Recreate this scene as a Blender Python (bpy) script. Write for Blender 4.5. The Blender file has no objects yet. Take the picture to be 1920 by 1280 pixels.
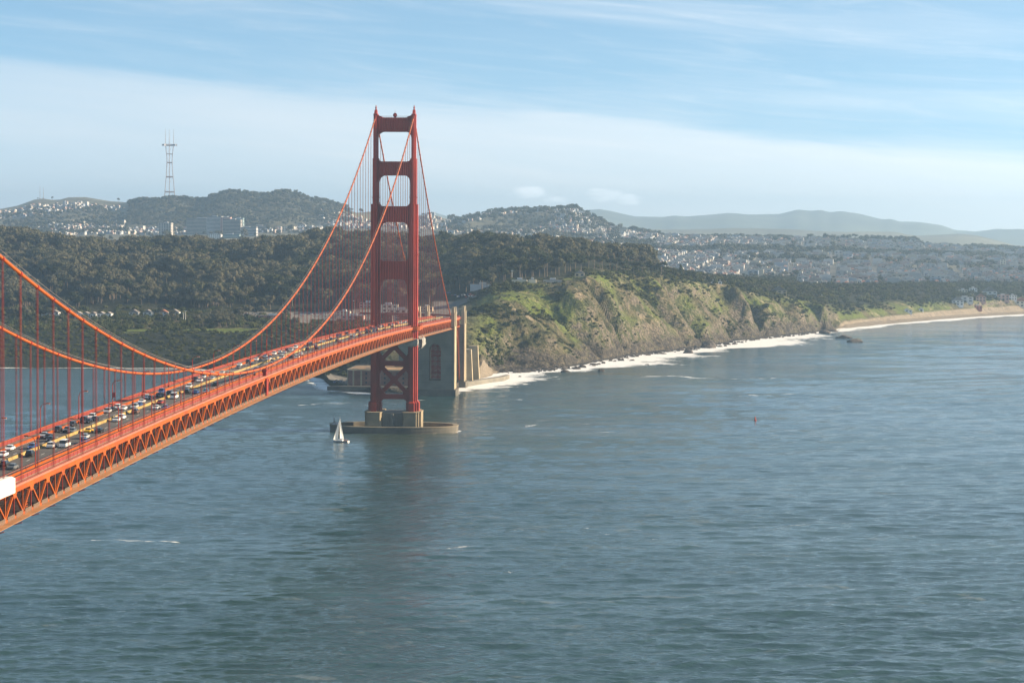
import bpy, bmesh, math, random
import numpy as np
from mathutils import Vector, Matrix
random.seed(7); RNG = np.random.default_rng(11)
R_ = math.radians
SC = bpy.context.scene
COL = SC.collection

# ------------------------------------------------------------------ camera
# metres; origin at the south tower, +y along the bridge (away from the viewer), +x out to the ocean side
CAM = np.array([162.7133, -1529.1784, 141.8634]); YAW, PIT, ROL, FPX = -.0509, -.0501, .0059, 4004.16
_fw = np.array([math.sin(YAW)*math.cos(PIT), math.cos(YAW)*math.cos(PIT), math.sin(PIT)])
_r = np.array([math.cos(YAW), -math.sin(YAW), 0.]); _u = np.cross(_r, _fw)
_R = _r*math.cos(ROL)+_u*math.sin(ROL); _U = -_r*math.sin(ROL)+_u*math.cos(ROL)
cam = bpy.data.cameras.new('camera'); camo = bpy.data.objects.new('camera', cam); COL.objects.link(camo)
camo.matrix_world = Matrix(((_R[0], _U[0], -_fw[0], CAM[0]), (_R[1], _U[1], -_fw[1], CAM[1]), (_R[2], _U[2], -_fw[2], CAM[2]), (0, 0, 0, 1)))
cam.sensor_width = 36; cam.lens = FPX/1920*36; cam.clip_start = 5; cam.clip_end = 120000
SC.camera = camo

# ------------------------------------------------------------------ sky and sun
SUN_EL, SUN_AZ = R_(21), R_(3.0)          # azimuth measured from +x towards +y
SUN = Vector((math.cos(SUN_EL)*math.cos(SUN_AZ), math.cos(SUN_EL)*math.sin(SUN_AZ), math.sin(SUN_EL)))
W = bpy.data.worlds.new('World'); SC.world = W; W.use_nodes = True
nt = W.node_tree; nt.nodes.clear()
def N(t, kind, **kw):
    n = t.nodes.new(kind)
    for k, v in kw.items():
        if k.startswith('i_'):
            n.inputs[k[2:].replace('_', ' ')].default_value = v
        else: setattr(n, k, v)
    return n
def mth(t, op, a, b=None, c=None, clamp=False):
    n = t.nodes.new('ShaderNodeMath'); n.operation = op; n.use_clamp = clamp
    for i, v in enumerate((a, b, c)):
        if v is None: continue
        if isinstance(v, (int, float)): n.inputs[i].default_value = v
        else: t.links.new(v, n.inputs[i])
    return n.outputs[0]
def mixc(t, fac, a, b, mode='MIX'):
    n = t.nodes.new('ShaderNodeMix'); n.data_type = 'RGBA'; n.blend_type = mode
    for i, v in ((0, fac), (6, a), (7, b)):
        if isinstance(v, (int, float)): n.inputs[i].default_value = v
        elif isinstance(v, tuple): n.inputs[i].default_value = (*v, 1) if len(v) == 3 else v
        else: t.links.new(v, n.inputs[i])
    return n.outputs[2]
def sstep(t, x, a, b):
    n = t.nodes.new('ShaderNodeMapRange'); n.interpolation_type = 'SMOOTHSTEP'
    t.links.new(x, n.inputs[0]); n.inputs[1].default_value = a; n.inputs[2].default_value = b
    return n.outputs[0]
def comb(t, x, y, z):
    n = t.nodes.new('ShaderNodeCombineXYZ')
    for i, v in enumerate((x, y, z)):
        if isinstance(v, (int, float)): n.inputs[i].default_value = v
        else: t.links.new(v, n.inputs[i])
    return n.outputs[0]
def noise(t, vec, scale, detail=4, rough=.5, dist=0.):
    n = N(t, 'ShaderNodeTexNoise', i_Scale=scale, i_Detail=detail, i_Roughness=rough, i_Distortion=dist)
    if vec is not None: t.links.new(vec, n.inputs['Vector'])
    return n.outputs['Fac']
tc = nt.nodes.new('ShaderNodeTexCoord')
sep = nt.nodes.new('ShaderNodeSeparateXYZ'); nt.links.new(tc.outputs['Generated'], sep.inputs[0])
sx, sy, sz = sep.outputs
sky = N(nt, 'ShaderNodeTexSky', sky_type='NISHITA', sun_disc=False, sun_elevation=SUN_EL, sun_rotation=R_(90)-SUN_AZ,
        altitude=100, air_density=1.0, dust_density=.35, ozone_density=2.2)
nrm = N(nt, 'ShaderNodeVectorMath', operation='NORMALIZE')
nt.links.new(comb(nt, sx, sy, mth(nt, 'ADD', mth(nt, 'MULTIPLY', sz, 1.8), .13)), nrm.inputs[0])
nt.links.new(nrm.outputs[0], sky.inputs[0])
az = mth(nt, 'ARCTAN2', sx, sy)                       # 0 along the bridge, + to the ocean side
el = sz
edge = mth(nt, 'ADD', el, mth(nt, 'MULTIPLY', az, .088))   # long cirrus sheets descend to the ocean side
wob = mth(nt, 'MULTIPLY', mth(nt, 'SUBTRACT', noise(nt, comb(nt, mth(nt, 'MULTIPLY', az, 9), mth(nt, 'MULTIPLY', edge, 110), 0), 1, 7, .62, .6), .5), .020)
e2 = mth(nt, 'ADD', edge, wob)
veil = mth(nt, 'SUBTRACT', 1.0, sstep(nt, e2, .0455, .0615))            # even veil low over the horizon
stv = comb(nt, mth(nt, 'MULTIPLY', az, 2.6), mth(nt, 'MULTIPLY', edge, 30), 3.1)
st = sstep(nt, noise(nt, stv, 1.0, 8, .58, .5), .40, .82)
st2 = sstep(nt, noise(nt, comb(nt, mth(nt, 'MULTIPLY', az, 12), mth(nt, 'MULTIPLY', edge, 150), 8.4), 1.0, 8, .68, .8), .42, .90)
streak = mth(nt, 'ADD', mth(nt, 'MULTIPLY', st, .75), mth(nt, 'MULTIPLY', st2, .48), clamp=True)
streak = mth(nt, 'MULTIPLY', streak, mth(nt, 'SUBTRACT', 1.0, mth(nt, 'MULTIPLY', sstep(nt, el, .1, .6), .85)))   # seen through less ice overhead
dens = mth(nt, 'MAXIMUM', mth(nt, 'MULTIPLY', veil, mth(nt, 'ADD', mth(nt, 'SUBTRACT', .66, mth(nt, 'MULTIPLY', el, 4.0)), mth(nt, 'MULTIPLY', streak, .22))), mth(nt, 'ADD', .04, mth(nt, 'MULTIPLY', streak, .48)), clamp=True)
# small far cumulus puffs close to the horizon
cn = noise(nt, comb(nt, mth(nt, 'MULTIPLY', az, 70), mth(nt, 'MULTIPLY', el, 170), 1.7), 1.0, 7, .62, .3)
puff = None
for pa, pe, pw, ph_ in ((-.0085, .0185, .011, .0042), (.004, .0165, .010, .003), (-.042, .0190, .014, .0042), (-.030, .0168, .012, .003), (-.33, .018, .03, .004)):
    dxa = mth(nt, 'DIVIDE', mth(nt, 'SUBTRACT', az, pa), pw); dxe = mth(nt, 'DIVIDE', mth(nt, 'SUBTRACT', el, pe), ph_)
    b_ = mth(nt, 'SUBTRACT', 1.0, mth(nt, 'ADD', mth(nt, 'MULTIPLY', dxa, dxa), mth(nt, 'MULTIPLY', dxe, dxe)), clamp=True); puff = b_ if puff is None else mth(nt, 'MAXIMUM', puff, b_)
cum = mth(nt, 'MULTIPLY', sstep(nt, mth(nt, 'ADD', mth(nt, 'MULTIPLY', puff, .30), cn), .58, .88), sstep(nt, puff, .0, .4))
sdot = N(nt, 'ShaderNodeVectorMath', operation='DOT_PRODUCT'); nt.links.new(tc.outputs['Generated'], sdot.inputs[0]); sdot.inputs[1].default_value = SUN
glow = sstep(nt, sdot.outputs['Value'], -.5, .8)              # thin cloud scatters forward: brighter towards the sun
CLOUD = mixc(nt, glow, (4.5, 4.7, 4.8), (10.8, 9.4, 8.4))
skyt = mixc(nt, 1.0, sky.outputs[0], (.97, 1.16, 1.08), 'MULTIPLY')
bg = N(nt, 'ShaderNodeBackground'); bg.inputs[1].default_value = .068
nt.links.new(mixc(nt, mth(nt, 'MULTIPLY', cum, .38), mixc(nt, dens, skyt, CLOUD), (11.5, 11.3, 11.2)), bg.inputs[0])
wo = nt.nodes.new('ShaderNodeOutputWorld'); nt.links.new(bg.outputs[0], wo.inputs[0])
sl = bpy.data.lights.new('sun', 'SUN'); sl.energy = 5.0; sl.angle = R_(.6); sl.color = (1., .80, .56)
so = bpy.data.objects.new('sun', sl); COL.objects.link(so); so.rotation_euler = (-SUN).to_track_quat('-Z', 'Y').to_euler()
vs = SC.view_settings; vs.view_transform = 'Standard'; vs.look = 'None'; vs.exposure = 1.58; vs.gamma = 1; vs.use_curve_mapping = False
cy = SC.cycles
cy.max_bounces = 4; cy.diffuse_bounces = 2; cy.glossy_bounces = 3; cy.transparent_max_bounces = 8; cy.volume_bounces = 0
cy.use_denoising = True; cy.caustics_reflective = False; cy.caustics_refractive = False

# ------------------------------------------------------------------ helpers
def ray(px, py): return _fw+_R*(px-960)/FPX-_U*(py-640)/FPX
def at(px, py, d): return CAM+ray(px, py)*d                      # point at a given distance along the view axis
def atz(px, py, z):
    d = ray(px, py); return CAM+d*((z-CAM[2])/d[2])
def aty(px, py, y):
    d = ray(px, py); return CAM+d*((y-CAM[1])/d[1])
def rayxy(px):                                                   # ground direction of an image column near the horizon
    d = ray(px, 560.); return d
class MB:
    def __init__(s): s.v = []; s.f = []; s.m = []
    def add(s, vs, fs, mi=0):
        o = len(s.v); s.v += [tuple(map(float, v)) for v in vs]; s.f += [tuple(i+o for i in f) for f in fs]; s.m += [mi]*len(fs); return s
    def box(s, x0, x1, y0, y1, z0, z1, mi=0):
        return s.add([(x0, y0, z0), (x1, y0, z0), (x1, y1, z0), (x0, y1, z0), (x0, y0, z1), (x1, y0, z1), (x1, y1, z1), (x0, y1, z1)],
                     [(3, 2, 1, 0), (4, 5, 6, 7), (0, 1, 5, 4), (1, 2, 6, 5), (2, 3, 7, 6), (3, 0, 4, 7)], mi)
    def bar(s, p, q, w, h, up=(0, 0, 1), mi=0):
        p = Vector(p); q = Vector(q); d = (q-p).normalized(); up = Vector(up)
        a = d.cross(up)
        if a.length < 1e-4: a = d.cross(Vector((1, 0, 0)))
        a.normalize(); b = a.cross(d)
        a = a*w/2; b = b*h/2
        return s.add([p-a-b, p+a-b, p+a+b, p-a+b, q-a-b, q+a-b, q+a+b, q-a+b],
                     [(0, 1, 2, 3)[::-1], (4, 5, 6, 7), (0, 1, 5, 4), (1, 2, 6, 5), (2, 3, 7, 6), (3, 0, 4, 7)], mi)
    def prism(s, poly, ax, a, b, mi=0):          # poly in the two other axes, extruded along ax
        n = len(poly)
        def P(u, v, w): return {'x': (w, u, v), 'y': (u, w, v), 'z': (u, v, w)}[ax]
        vs = [P(u, v, a) for u, v in poly]+[P(u, v, b) for u, v in poly]
        fs = [tuple(range(n))[::-1], tuple(range(n, 2*n))]+[(i, (i+1) % n, n+(i+1) % n, n+i) for i in range(n)]
        return s.add(vs, fs, mi)
    def tube(s, pts, r, n=8, mi=0, cap=True):
        pts = [Vector(p) for p in pts]; rs = r if isinstance(r, (list, tuple)) else [r]*len(pts); o = []
        for i, p in enumerate(pts):
            d = (pts[min(i+1, len(pts)-1)]-pts[max(i-1, 0)]).normalized()
            a = d.cross(Vector((1, 0, 0)) if abs(d.x) < .9 else Vector((0, 1, 0))).normalized(); b = d.cross(a)
            o += [p+(a*math.cos(k*2*math.pi/n)+b*math.sin(k*2*math.pi/n))*rs[i] for k in range(n)]
        fs = [(i*n+k, i*n+(k+1) % n, (i+1)*n+(k+1) % n, (i+1)*n+k) for i in range(len(pts)-1) for k in range(n)]
        if cap: fs += [tuple(range(n))[::-1], tuple(range((len(pts)-1)*n, len(pts)*n))]
        return s.add(o, fs, mi)
    def lathe(s, prof, c=(0, 0, 0), n=16, mi=0, sx=1, sy=1):
        o = [(c[0]+r*sx*math.cos(k*2*math.pi/n), c[1]+r*sy*math.sin(k*2*math.pi/n), c[2]+z) for r, z in prof for k in range(n)]
        fs = [(i*n+k, i*n+(k+1) % n, (i+1)*n+(k+1) % n, (i+1)*n+k) for i in range(len(prof)-1) for k in range(n)]
        return s.add(o, fs, mi)
    def mesh(s, name, mats, smooth=False):
        me = bpy.data.meshes.new(name); me.from_pydata(s.v, [], s.f)
        for m in (mats if isinstance(mats, (list, tuple)) else [mats]): me.materials.append(m)
        if len(me.materials) > 1: me.polygons.foreach_set('material_index', s.m)
        bm = bmesh.new(); bm.from_mesh(me); bmesh.ops.recalc_face_normals(bm, faces=bm.faces); bm.to_mesh(me); bm.free()
        if smooth: me.polygons.foreach_set('use_smooth', [True]*len(me.polygons))
        return me
    def build(s, name, mats, parent=None, smooth=False):
        return link(name, s.mesh(name, mats, smooth), parent)
def link(name, me, parent=None, loc=None):
    o = bpy.data.objects.new(name, me); COL.objects.link(o)
    if parent: o.parent = parent
    if loc is not None: o.location = loc
    return o
def tag(o, label=None, cat=None, group=None, kind=None):
    if label: o['label'] = label
    if cat: o['category'] = cat
    if group: o['group'] = group
    if kind: o['kind'] = kind
    return o
def thing(name, label, cat, loc=(0, 0, 0), rz=0, group=None):
    o = bpy.data.objects.new(name, None); COL.objects.link(o); o.location = loc; o.rotation_euler = (0, 0, rz); o.empty_display_size = 1
    return tag(o, label, cat, group)
def copy_tree(o, parent=None):
    c = o.copy(); COL.objects.link(c); c.parent = parent
    for ch in o.children: copy_tree(ch, c)
    return c
# lattice noise for terrain and waves
_H = RNG.random((256, 256))
def vn(x, y):
    xi = np.floor(x).astype(int); yi = np.floor(y).astype(int); fx = x-xi; fy = y-yi
    fx = fx*fx*(3-2*fx); fy = fy*fy*(3-2*fy); a = _H[xi & 255, yi & 255]; b = _H[(xi+1) & 255, yi & 255]; c = _H[xi & 255, (yi+1) & 255]; d = _H[(xi+1) & 255, (yi+1) & 255]
    return (a*(1-fx)+b*fx)*(1-fy)+(c*(1-fx)+d*fx)*fy
def fbm(x, y, o=5, g=.5):
    s = 0; a = 1; t = 0
    for i in range(o): s = s+a*(vn(x+17.3*i, y+9.1*i)-.5)*2; t += a; a *= g; x = x*2.03; y = y*2.03
    return s/t
def ridged(x, y, o=4):
    s = 0; a = 1; t = 0
    for i in range(o): s = s+a*(1-np.abs(vn(x+11.7*i, y+5.3*i)-.5)*2); t += a; a *= .5; x = x*2.1; y = y*2.1
    return s/t

# ------------------------------------------------------------------ materials
def new_mat(name):
    m = bpy.data.materials.new(name); m.use_nodes = True; t = m.node_tree; b = t.nodes['Principled BSDF']; return m, t, b
def paint(name, col, rough=.55, var=.18, scale=.35, bump=0., metal=0., col2=None, spec=.4):
    m, t, b = new_mat(name)
    g = t.nodes.new('ShaderNodeNewGeometry')
    f = noise(t, g.outputs['Position'], scale, 5, .6)
    c2 = col2 or tuple(c*(1-var*2) for c in col)
    t.links.new(mixc(t, sstep(t, f, .3, .75), tuple(c*(1+var*.3) for c in col), c2), b.inputs['Base Color'])
    b.inputs['Roughness'].default_value = rough; b.inputs['Metallic'].default_value = metal; b.inputs['Specular IOR Level'].default_value = spec
    if bump:
        bp = N(t, 'ShaderNodeBump', i_Strength=bump, i_Distance=.3); t.links.new(noise(t, g.outputs['Position'], scale*6, 4), bp.inputs['Height']); t.links.new(bp.outputs[0], b.inputs['Normal'])
    return m
ORG = paint('orange_paint', (.29, .062, .004), .6, .16, .12, col2=(.195, .037, .004), spec=.2)
ORG_T = paint('tower_red_paint', (.235, .023, .010), .6, .16, .05, col2=(.16, .016, .008), spec=.2)
CABLE = paint('cable_paint', (.32, .068, .006), .55, .12, .3, spec=.25)
LEDGE = paint('ledge_paint', (.30, .10, .062), .6, .12, .2)
NETB = paint('net_band', (.34, .155, .055), .7, .15, .25)
STEELG = paint('grey_wire', (.20, .17, .15), .5, .1)
RAILD = paint('railing_gap_shade', (.17, .020, .014), .7, .1)  # darkened red: shaded walk behind the open pickets put into the colour
ASPH = paint('asphalt', (.075, .068, .062), .9, .12, .25)
WALK = paint('sidewalk', (.17, .12, .09), .85, .15, .4)
YEL = paint('barrier_yellow', (.30, .20, .06), .7, .2, .3)
LINE = paint('lane_paint', (.7, .68, .62), .7, .1)
CONC = paint('concrete', (.36, .295, .195), .85, .16, .09, bump=.15, col2=(.26, .21, .14))
CONCD = paint('wet_shade_concrete', (.11, .095, .075), .8, .3, .1, col2=(.05, .05, .04))
CONCG = paint('weathered_concrete', (.17, .155, .125), .85, .2, .06, bump=.15, col2=(.11, .102, .085))
TARP = paint('tarp', (.26, .245, .22), .8, .25, .2, bump=.4)
WHITE = paint('white_paint', (.72, .71, .68), .45, .06, .5)
SAIL = paint('sailcloth', (.84, .82, .78), .7, .04, .3)
NAVY = paint('navy_hull', (.05, .07, .12), .3, .1)
_t = SAIL.node_tree; _b = _t.nodes['Principled BSDF']; _tr = N(_t, 'ShaderNodeBsdfTranslucent'); _tr.inputs[0].default_value = (.85, .83, .78, 1); _mx = N(_t, 'ShaderNodeMixShader'); _mx.inputs[0].default_value = .45
_t.links.new(_b.outputs[0], _mx.inputs[1]); _t.links.new(_tr.outputs[0], _mx.inputs[2]); _t.links.new(_mx.outputs[0], _t.nodes['Material Output'].inputs[0])
DARK = paint('dark_rubber', (.02, .02, .022), .7, .1)
WOOD = paint('teak', (.25, .14, .08), .7, .2)
BRICK = paint('brick', (.23, .105, .075), .9, .22, .15, bump=.2, col2=(.15, .075, .06))
ROOFT = paint('fort_roof', (.40, .25, .13), .9, .2, .2)
STEELB = paint('mast_grey', (.28, .26, .27), .5, .1)
MASTR = paint('mast_red', (.20, .15, .15), .6, .1)
ROCK = paint('sea_rock', (.085, .07, .058), .85, .35, .12, bump=.6, col2=(.035, .03, .027))
SIGNR = paint('sign_red', (.25, .02, .02), .5, .05)
m, t, b = new_mat('net_mesh'); NET = m
b.inputs['Base Color'].default_value = (.13, .10, .07, 1); b.inputs['Roughness'].default_value = .8; b.inputs['Alpha'].default_value = .6
m, t, b = new_mat('car_glass'); GLASS = m
b.inputs['Base Color'].default_value = (.012, .016, .02, 1); b.inputs['Roughness'].default_value = .08
m, t, b = new_mat('headlight'); HLIT = m
b.inputs['Base Color'].default_value = (.9, .9, .88, 1); b.inputs['Roughness'].default_value = .15
def carpaint(name, c, metal=.0):
    m, t, b = new_mat(name); b.inputs['Base Color'].default_value = (*c, 1); b.inputs['Roughness'].default_value = .28; b.inputs['Metallic'].default_value = metal
    b.inputs['Coat Weight'].default_value = .6; return m
CARC = {k: carpaint('car_'+k, c) for k, c in dict(white=(.78, .77, .74), black=(.015, .015, .018), silver=(.42, .43, .44), grey=(.14, .145, .15), blue=(.03, .07, .22),
        teal=(.02, .22, .38), red=(.28, .03, .025), yellow=(.75, .42, .02), brown=(.14, .07, .05)).items()}

# ------------------------------------------------------------------ terrain
def py_of(px, d, z): return 640+((_fw[2]+_R[2]*(px-960)/FPX)-(z-CAM[2])/d)/_U[2]*FPX
def xyz(px, d, z):
    py = py_of(px, d, z); a = (px-960)/FPX; b = (py-640)/FPX
    return np.stack([CAM[i]+d*(_fw[i]+_R[i]*a-_U[i]*b) for i in (0, 1)]+[z], -1)
COAST = np.array([(-400, 690), (0, 689), (330, 690), (450, 697), (560, 705), (604, 709), (616, 722), (650, 732), (700, 737), (850, 737), (866, 722), (925, 701), (960, 697), (1000, 695),
    (1060, 688), (1100, 682), (1180, 666), (1250, 658), (1320, 650), (1380, 640), (1440, 632), (1500, 626), (1560, 619), (1600, 614), (1680, 606), (1760, 599), (1840, 593), (1920, 589), (2400, 572)], float)
# per key column: knots 3..8 as (row in the photograph, distance); then knot 9.. of the city as (row or ('z', z), distance)
KEYS = {
 -400: [(640, 2380), (622, 2450), (612, 2530), (592, 2660), (512, 3080), (450, 3480)],
 0:    [(640, 2370), (622, 2440), (612, 2520), (590, 2650), (510, 3050), (446, 3450)],
 150:  [(648, 2355), (624, 2430), (614, 2510), (592, 2640), (515, 3020), (462, 3450)],
 300:  [(655, 2340), (625, 2420), (614, 2500), (594, 2630), (520, 3000), (470, 3430)],
 450:  [(655, 2330), (625, 2420), (612, 2500), (592, 2620), (522, 2980), (468, 3400)],
 600:  [(690, 2180), (640, 2330), (614, 2450), (590, 2600), (520, 2960), (456, 3380)],
 650:  [(717, 2090), (640, 2260), (612, 2400), (588, 2560), (520, 2930), (455, 3350)],
 720:  [(718, 2075), (650, 2180), (604, 2320), (584, 2520), (520, 2900), (456, 3300)],
 850:  [(716, 2070), (650, 2160), (598, 2300), (575, 2480), (518, 2820), (456, 3200)],
 885:  [(698, 2105), (630, 2200), (592, 2310), (562, 2480), (512, 2760), (455, 3150)],
 925:  [(672, 2190), (612, 2270), (565, 2380), (538, 2510), (508, 2710), (458, 3080)],
 960:  [(655, 2262), (600, 2330), (550, 2430), (526, 2540), (505, 2690), (460, 3050)],
 1060: [(640, 2360), (582, 2430), (536, 2510), (521, 2600), (496, 2750), (463, 3000)],
 1100: [(632, 2415), (572, 2490), (522, 2570), (510, 2660), (491, 2800), (468, 3000)],
 1180: [(612, 2585), (560, 2660), (512, 2740), (502, 2830), (493, 2930), (483, 3050)],
 1250: [(606, 2680), (560, 2740), (519, 2810), (513, 2900), (512, 3000), (512, 3100)],
 1320: [(606, 2780), (566, 2850), (531, 2920), (526, 3000), (523, 3080), (522, 3200)],
 1400: [(602, 2950), (572, 3010), (549, 3080), (541, 3160), (535, 3260), (530, 3400)],
 1480: [(600, 3070), (580, 3130), (561, 3190), (553, 3270), (546, 3370), (540, 3500)],
 1545: [(604, 3165), (590, 3215), (578, 3270), (566, 3350), (553, 3450), (545, 3600)],
 1580: [(609, 3260), (600, 3325), (588, 3400), (571, 3480), (556, 3560), (545, 3700)],
 1680: [(595, 3500), (589, 3570), (575, 3640), (561, 3720), (550, 3800), (540, 3900)],
 1760: [(588, 3680), (581, 3740), (570, 3800), (560, 3860), (549, 3950), (540, 4050)],
 1840: [(582, 3800), (575, 3860), (565, 3920), (555, 3990), (546, 4080), (538, 4200)],
 1920: [(577, 3920), (571, 3980), (562, 4040), (553, 4100), (545, 4200), (538, 4300)],
 2400: [(560, 4250), (556, 4320), (550, 4400), (545, 4470), (540, 4560), (536, 4700)]}
kx = np.array(sorted(KEYS), float)
colpx = np.unique(np.concatenate([np.arange(-400, 840, 8.), np.arange(600, 720, 3.), np.arange(840, 1660, 2.6), np.arange(1660, 2401, 6.)]))
cd = np.interp(colpx, COAST[:, 0], COAST[:, 1])
cd = np.convolve(np.pad(cd, 2, 'edge'), np.ones(5)/5, 'valid')
a_ = (colpx-960)/FPX
cdep = np.array([-CAM[2]/ray(px, py)[2] for px, py in zip(colpx, cd)])
D = np.zeros((14, len(colpx))); Z = np.zeros_like(D)
D[0] = cdep-60; Z[0] = -8; D[1] = cdep; Z[1] = 0
foot = np.interp(colpx, [600, 616, 860, 880, 930, 960, 1550, 1580, 2400], [7, 5, 5, 4, 4, 7, 7, 3, 3])
D[2] = cdep+np.interp(colpx, [600, 616, 860, 880, 930, 960, 1550, 1580, 1620, 2400], [16, 8, 8, 22, 20, 14, 14, 40, 70, 60]); Z[2] = foot
for k in range(6):
    py = np.interp(colpx, kx, [KEYS[x][k][0] for x in kx.astype(int)]); d = np.interp(colpx, kx, [KEYS[x][k][1] for x in kx.astype(int)])
    D[3+k] = np.maximum(d, D[2+k]+12); Z[3+k] = CAM[2]+(_fw[2]+_R[2]*a_-_U[2]*(py-640)/FPX)*D[3+k]
Z[8] -= np.clip((1200-colpx)/60, 0, 1)*7.0
# the city and its hills
def prof(k, tab):
    x = [r[0] for r in tab]; d = np.interp(colpx, x, [r[1] for r in tab]); py = np.interp(colpx, x, [r[2] for r in tab])
    D[k] = d; Z[k] = CAM[2]+(_fw[2]+_R[2]*a_-_U[2]*(py-640)/FPX)*d
prof(9, [(-400, 4300, 500), (1000, 4200, 500), (1150, 4200, 520), (1250, 4200, 528), (1400, 4400, 524), (1700, 4700, 522), (2400, 5000, 522)])
prof(10, [(-400, 6300, 446), (560, 6300, 442), (1000, 6000, 452), (1150, 5200, 490), (1250, 5100, 497), (1500, 5200, 497), (1920, 5500, 500), (2400, 5700, 500)])
prof(11, [(-400, 7300, 436), (300, 7200, 440), (560, 7200, 433), (700, 7200, 428), (830, 7000, 436), (1000, 6900, 434), (1150, 6300, 455), (1250, 6000, 470), (1500, 6000, 474), (1920, 6300, 484), (2400, 6500, 486)])
CREST = [(-400, 395), (-100, 397), (0, 392), (37, 385), (60, 375), (80, 372), (105, 376.5), (125, 369.5), (162, 369.5), (207, 377.5), (235, 380), (297, 374), (332, 376), (375, 383), (400, 372), (437, 360), (475, 365), (500, 367), (529, 362), (552, 367),
    (583, 378), (611, 380), (634, 388), (670, 399), (694, 397), (750, 405), (790, 405), (808, 400), (845, 414), (870, 409), (889, 405), (931, 400), (974, 399), (1011, 395), (1080, 395), (1094, 406), (1115, 412), (1139, 424), (1165, 434), (1200, 440),
    (1290, 447), (1350, 447), (1450, 450), (1557, 450), (1620, 453), (1720, 454), (1730, 460), (1795, 466), (1845, 470), (1920, 475), (2400, 480)]
cdp = [(-400, 9000), (190, 9000), (260, 8200), (400, 7900), (660, 7900), (720, 8500), (830, 8500), (870, 7800), (1160, 7700), (1250, 7300), (2400, 7300)]
prof(12, [(x, float(np.interp(x, [q[0] for q in cdp], [q[1] for q in cdp])), y) for x, y in CREST])
D[13] = D[12]+1500; Z[13] = np.maximum(Z[12]-120, 30)
def loft(k0, k1, counts):
    ts = np.concatenate([np.linspace(k0+i, k0+i+1, n, endpoint=False) for i, n in enumerate(counts)]+[[k1]])
    i = np.minimum(ts.astype(int), 12); f = (ts-i)[:, None]; fz = f*f*(3-2*f)*.5+f*.5
    return ts, D[i]*(1-f)+D[i+1]*f, Z[i]*(1-fz)+Z[i+1]*fz
def smooth_rows(z, n):
    k = np.hanning(n+2)[1:-1]; k /= k.sum(); p = np.pad(z, ((n//2, n//2), (0, 0)), 'edge')
    return sum(p[i:i+z.shape[0]]*k[i] for i in range(n))
TS, TD, TZ = loft(0, 9, [4, 10, 44, 46, 44, 34, 26, 26, 14])
PXG = np.broadcast_to(colpx, TD.shape)
P0 = xyz(PXG, TD, TZ); X0, Y0 = P0[..., 0], P0[..., 1]
tt = np.broadcast_to(TS[:, None], TD.shape)
head = np.clip((PXG-872)/50, 0, 1)                                  # ocean-side bluffs
s_ = X0*.456+Y0*.89; n_ = X0*.89-Y0*.456
wp = fbm(s_/160, n_/160, 3)*.55
bay = np.clip((1600-PXG)/60, 0, 1)
amp = np.interp(tt, [0, 1, 2, 2.6, 3.5, 4.4, 4.9, 5.4, 9], [0, 3.5, 12, 25, 31, 21, 8, 1.6, 1.0])*head*bay
gul = ridged(s_/215+wp, n_/520+wp*.5, 4)
gul2 = ridged(s_/70+wp*2, n_/210+wp, 3)
ph = s_/140+wp*1.2+n_/900+1.1*fbm(s_/420+3.3, n_/2000, 2); cell = np.floor(ph); fr_ = ph-cell; sawp = np.where(fr_ < .27, fr_/.27, (1-fr_)/.73); sawp = sawp*sawp*(3-2*sawp)
sawa = .15+1.35*vn(cell*3.7+.5, cell*1.3+n_/260)
ph2 = s_/62+wp*2.6+n_/400; c2_ = np.floor(ph2); f2_ = ph2-c2_; saw2 = np.where(f2_ < .3, f2_/.3, (1-f2_)/.7); saw2a = vn(c2_*2.9, c2_*.7+n_/120)
TZ = TZ+amp*((gul-.66)*1.3+(gul2-.66)*.6+(sawp-.5)*1.12*sawa+(saw2-.5)*.45*saw2a)
rough = np.interp(tt, [0, .9, 1.3, 2, 4, 5, 9], [.2, .3, 1, 1.6, 2.0, 1.0, 1.2])
crag = np.interp(tt, [1, 1.5, 2.6, 4.2, 5.0, 5.4], [0, 1.5, 3.2, 3.0, 1.2, 0])*head*bay
TZ = TZ+crag*((ridged(X0/34+wp, Y0/34, 4)-.66)*2.6+fbm(X0/13, Y0/13, 4)*.8)
TZ = TZ+rough*fbm(X0/14, Y0/14, 4)*np.where(PXG > 866, np.where(PXG > 1575, .35, 1.), .6)*np.where((tt > 1)&(tt < 3.05)&(PXG > 612)&(PXG < 880), .15, 1)
forest_h = np.interp(tt, [5.8, 6.4, 8.2, 9], [0, 9, 8, 3])*fbm(X0/150, Y0/150, 3)*np.clip((1230-PXG)/80, .25, 1)
TZ = TZ+forest_h
TZ = np.where(tt > 1.6, np.maximum(TZ, 1.0), TZ)
TP = np.stack([X0, Y0, TZ], -1)
def grid_obj(name, P, mat, attrs=None, smooth=True):
    h, w = P.shape[:2]; me = bpy.data.meshes.new(name)
    idx = np.arange(h*w).reshape(h, w)
    q = np.stack([idx[:-1, :-1], idx[:-1, 1:], idx[1:, 1:], idx[1:, :-1]], -1).reshape(-1, 4)
    me.vertices.add(h*w); me.vertices.foreach_set('co', P.reshape(-1).astype(np.float32))
    me.loops.add(q.size); me.loops.foreach_set('vertex_index', q.reshape(-1).astype(np.int32))
    me.polygons.add(len(q)); me.polygons.foreach_set('loop_start', (np.arange(len(q))*4).astype(np.int32)); me.polygons.foreach_set('loop_total', np.full(len(q), 4, np.int32))
    me.update(); me.validate()
    if smooth: me.polygons.foreach_set('use_smooth', np.ones(len(q), bool))
    for k, a in (attrs or {}).items():
        at_ = me.attributes.new(k, 'FLOAT', 'POINT'); at_.data.foreach_set('value', a.reshape(-1).astype(np.float32))
    me.materials.append(mat)
    return link(name, me)
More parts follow.
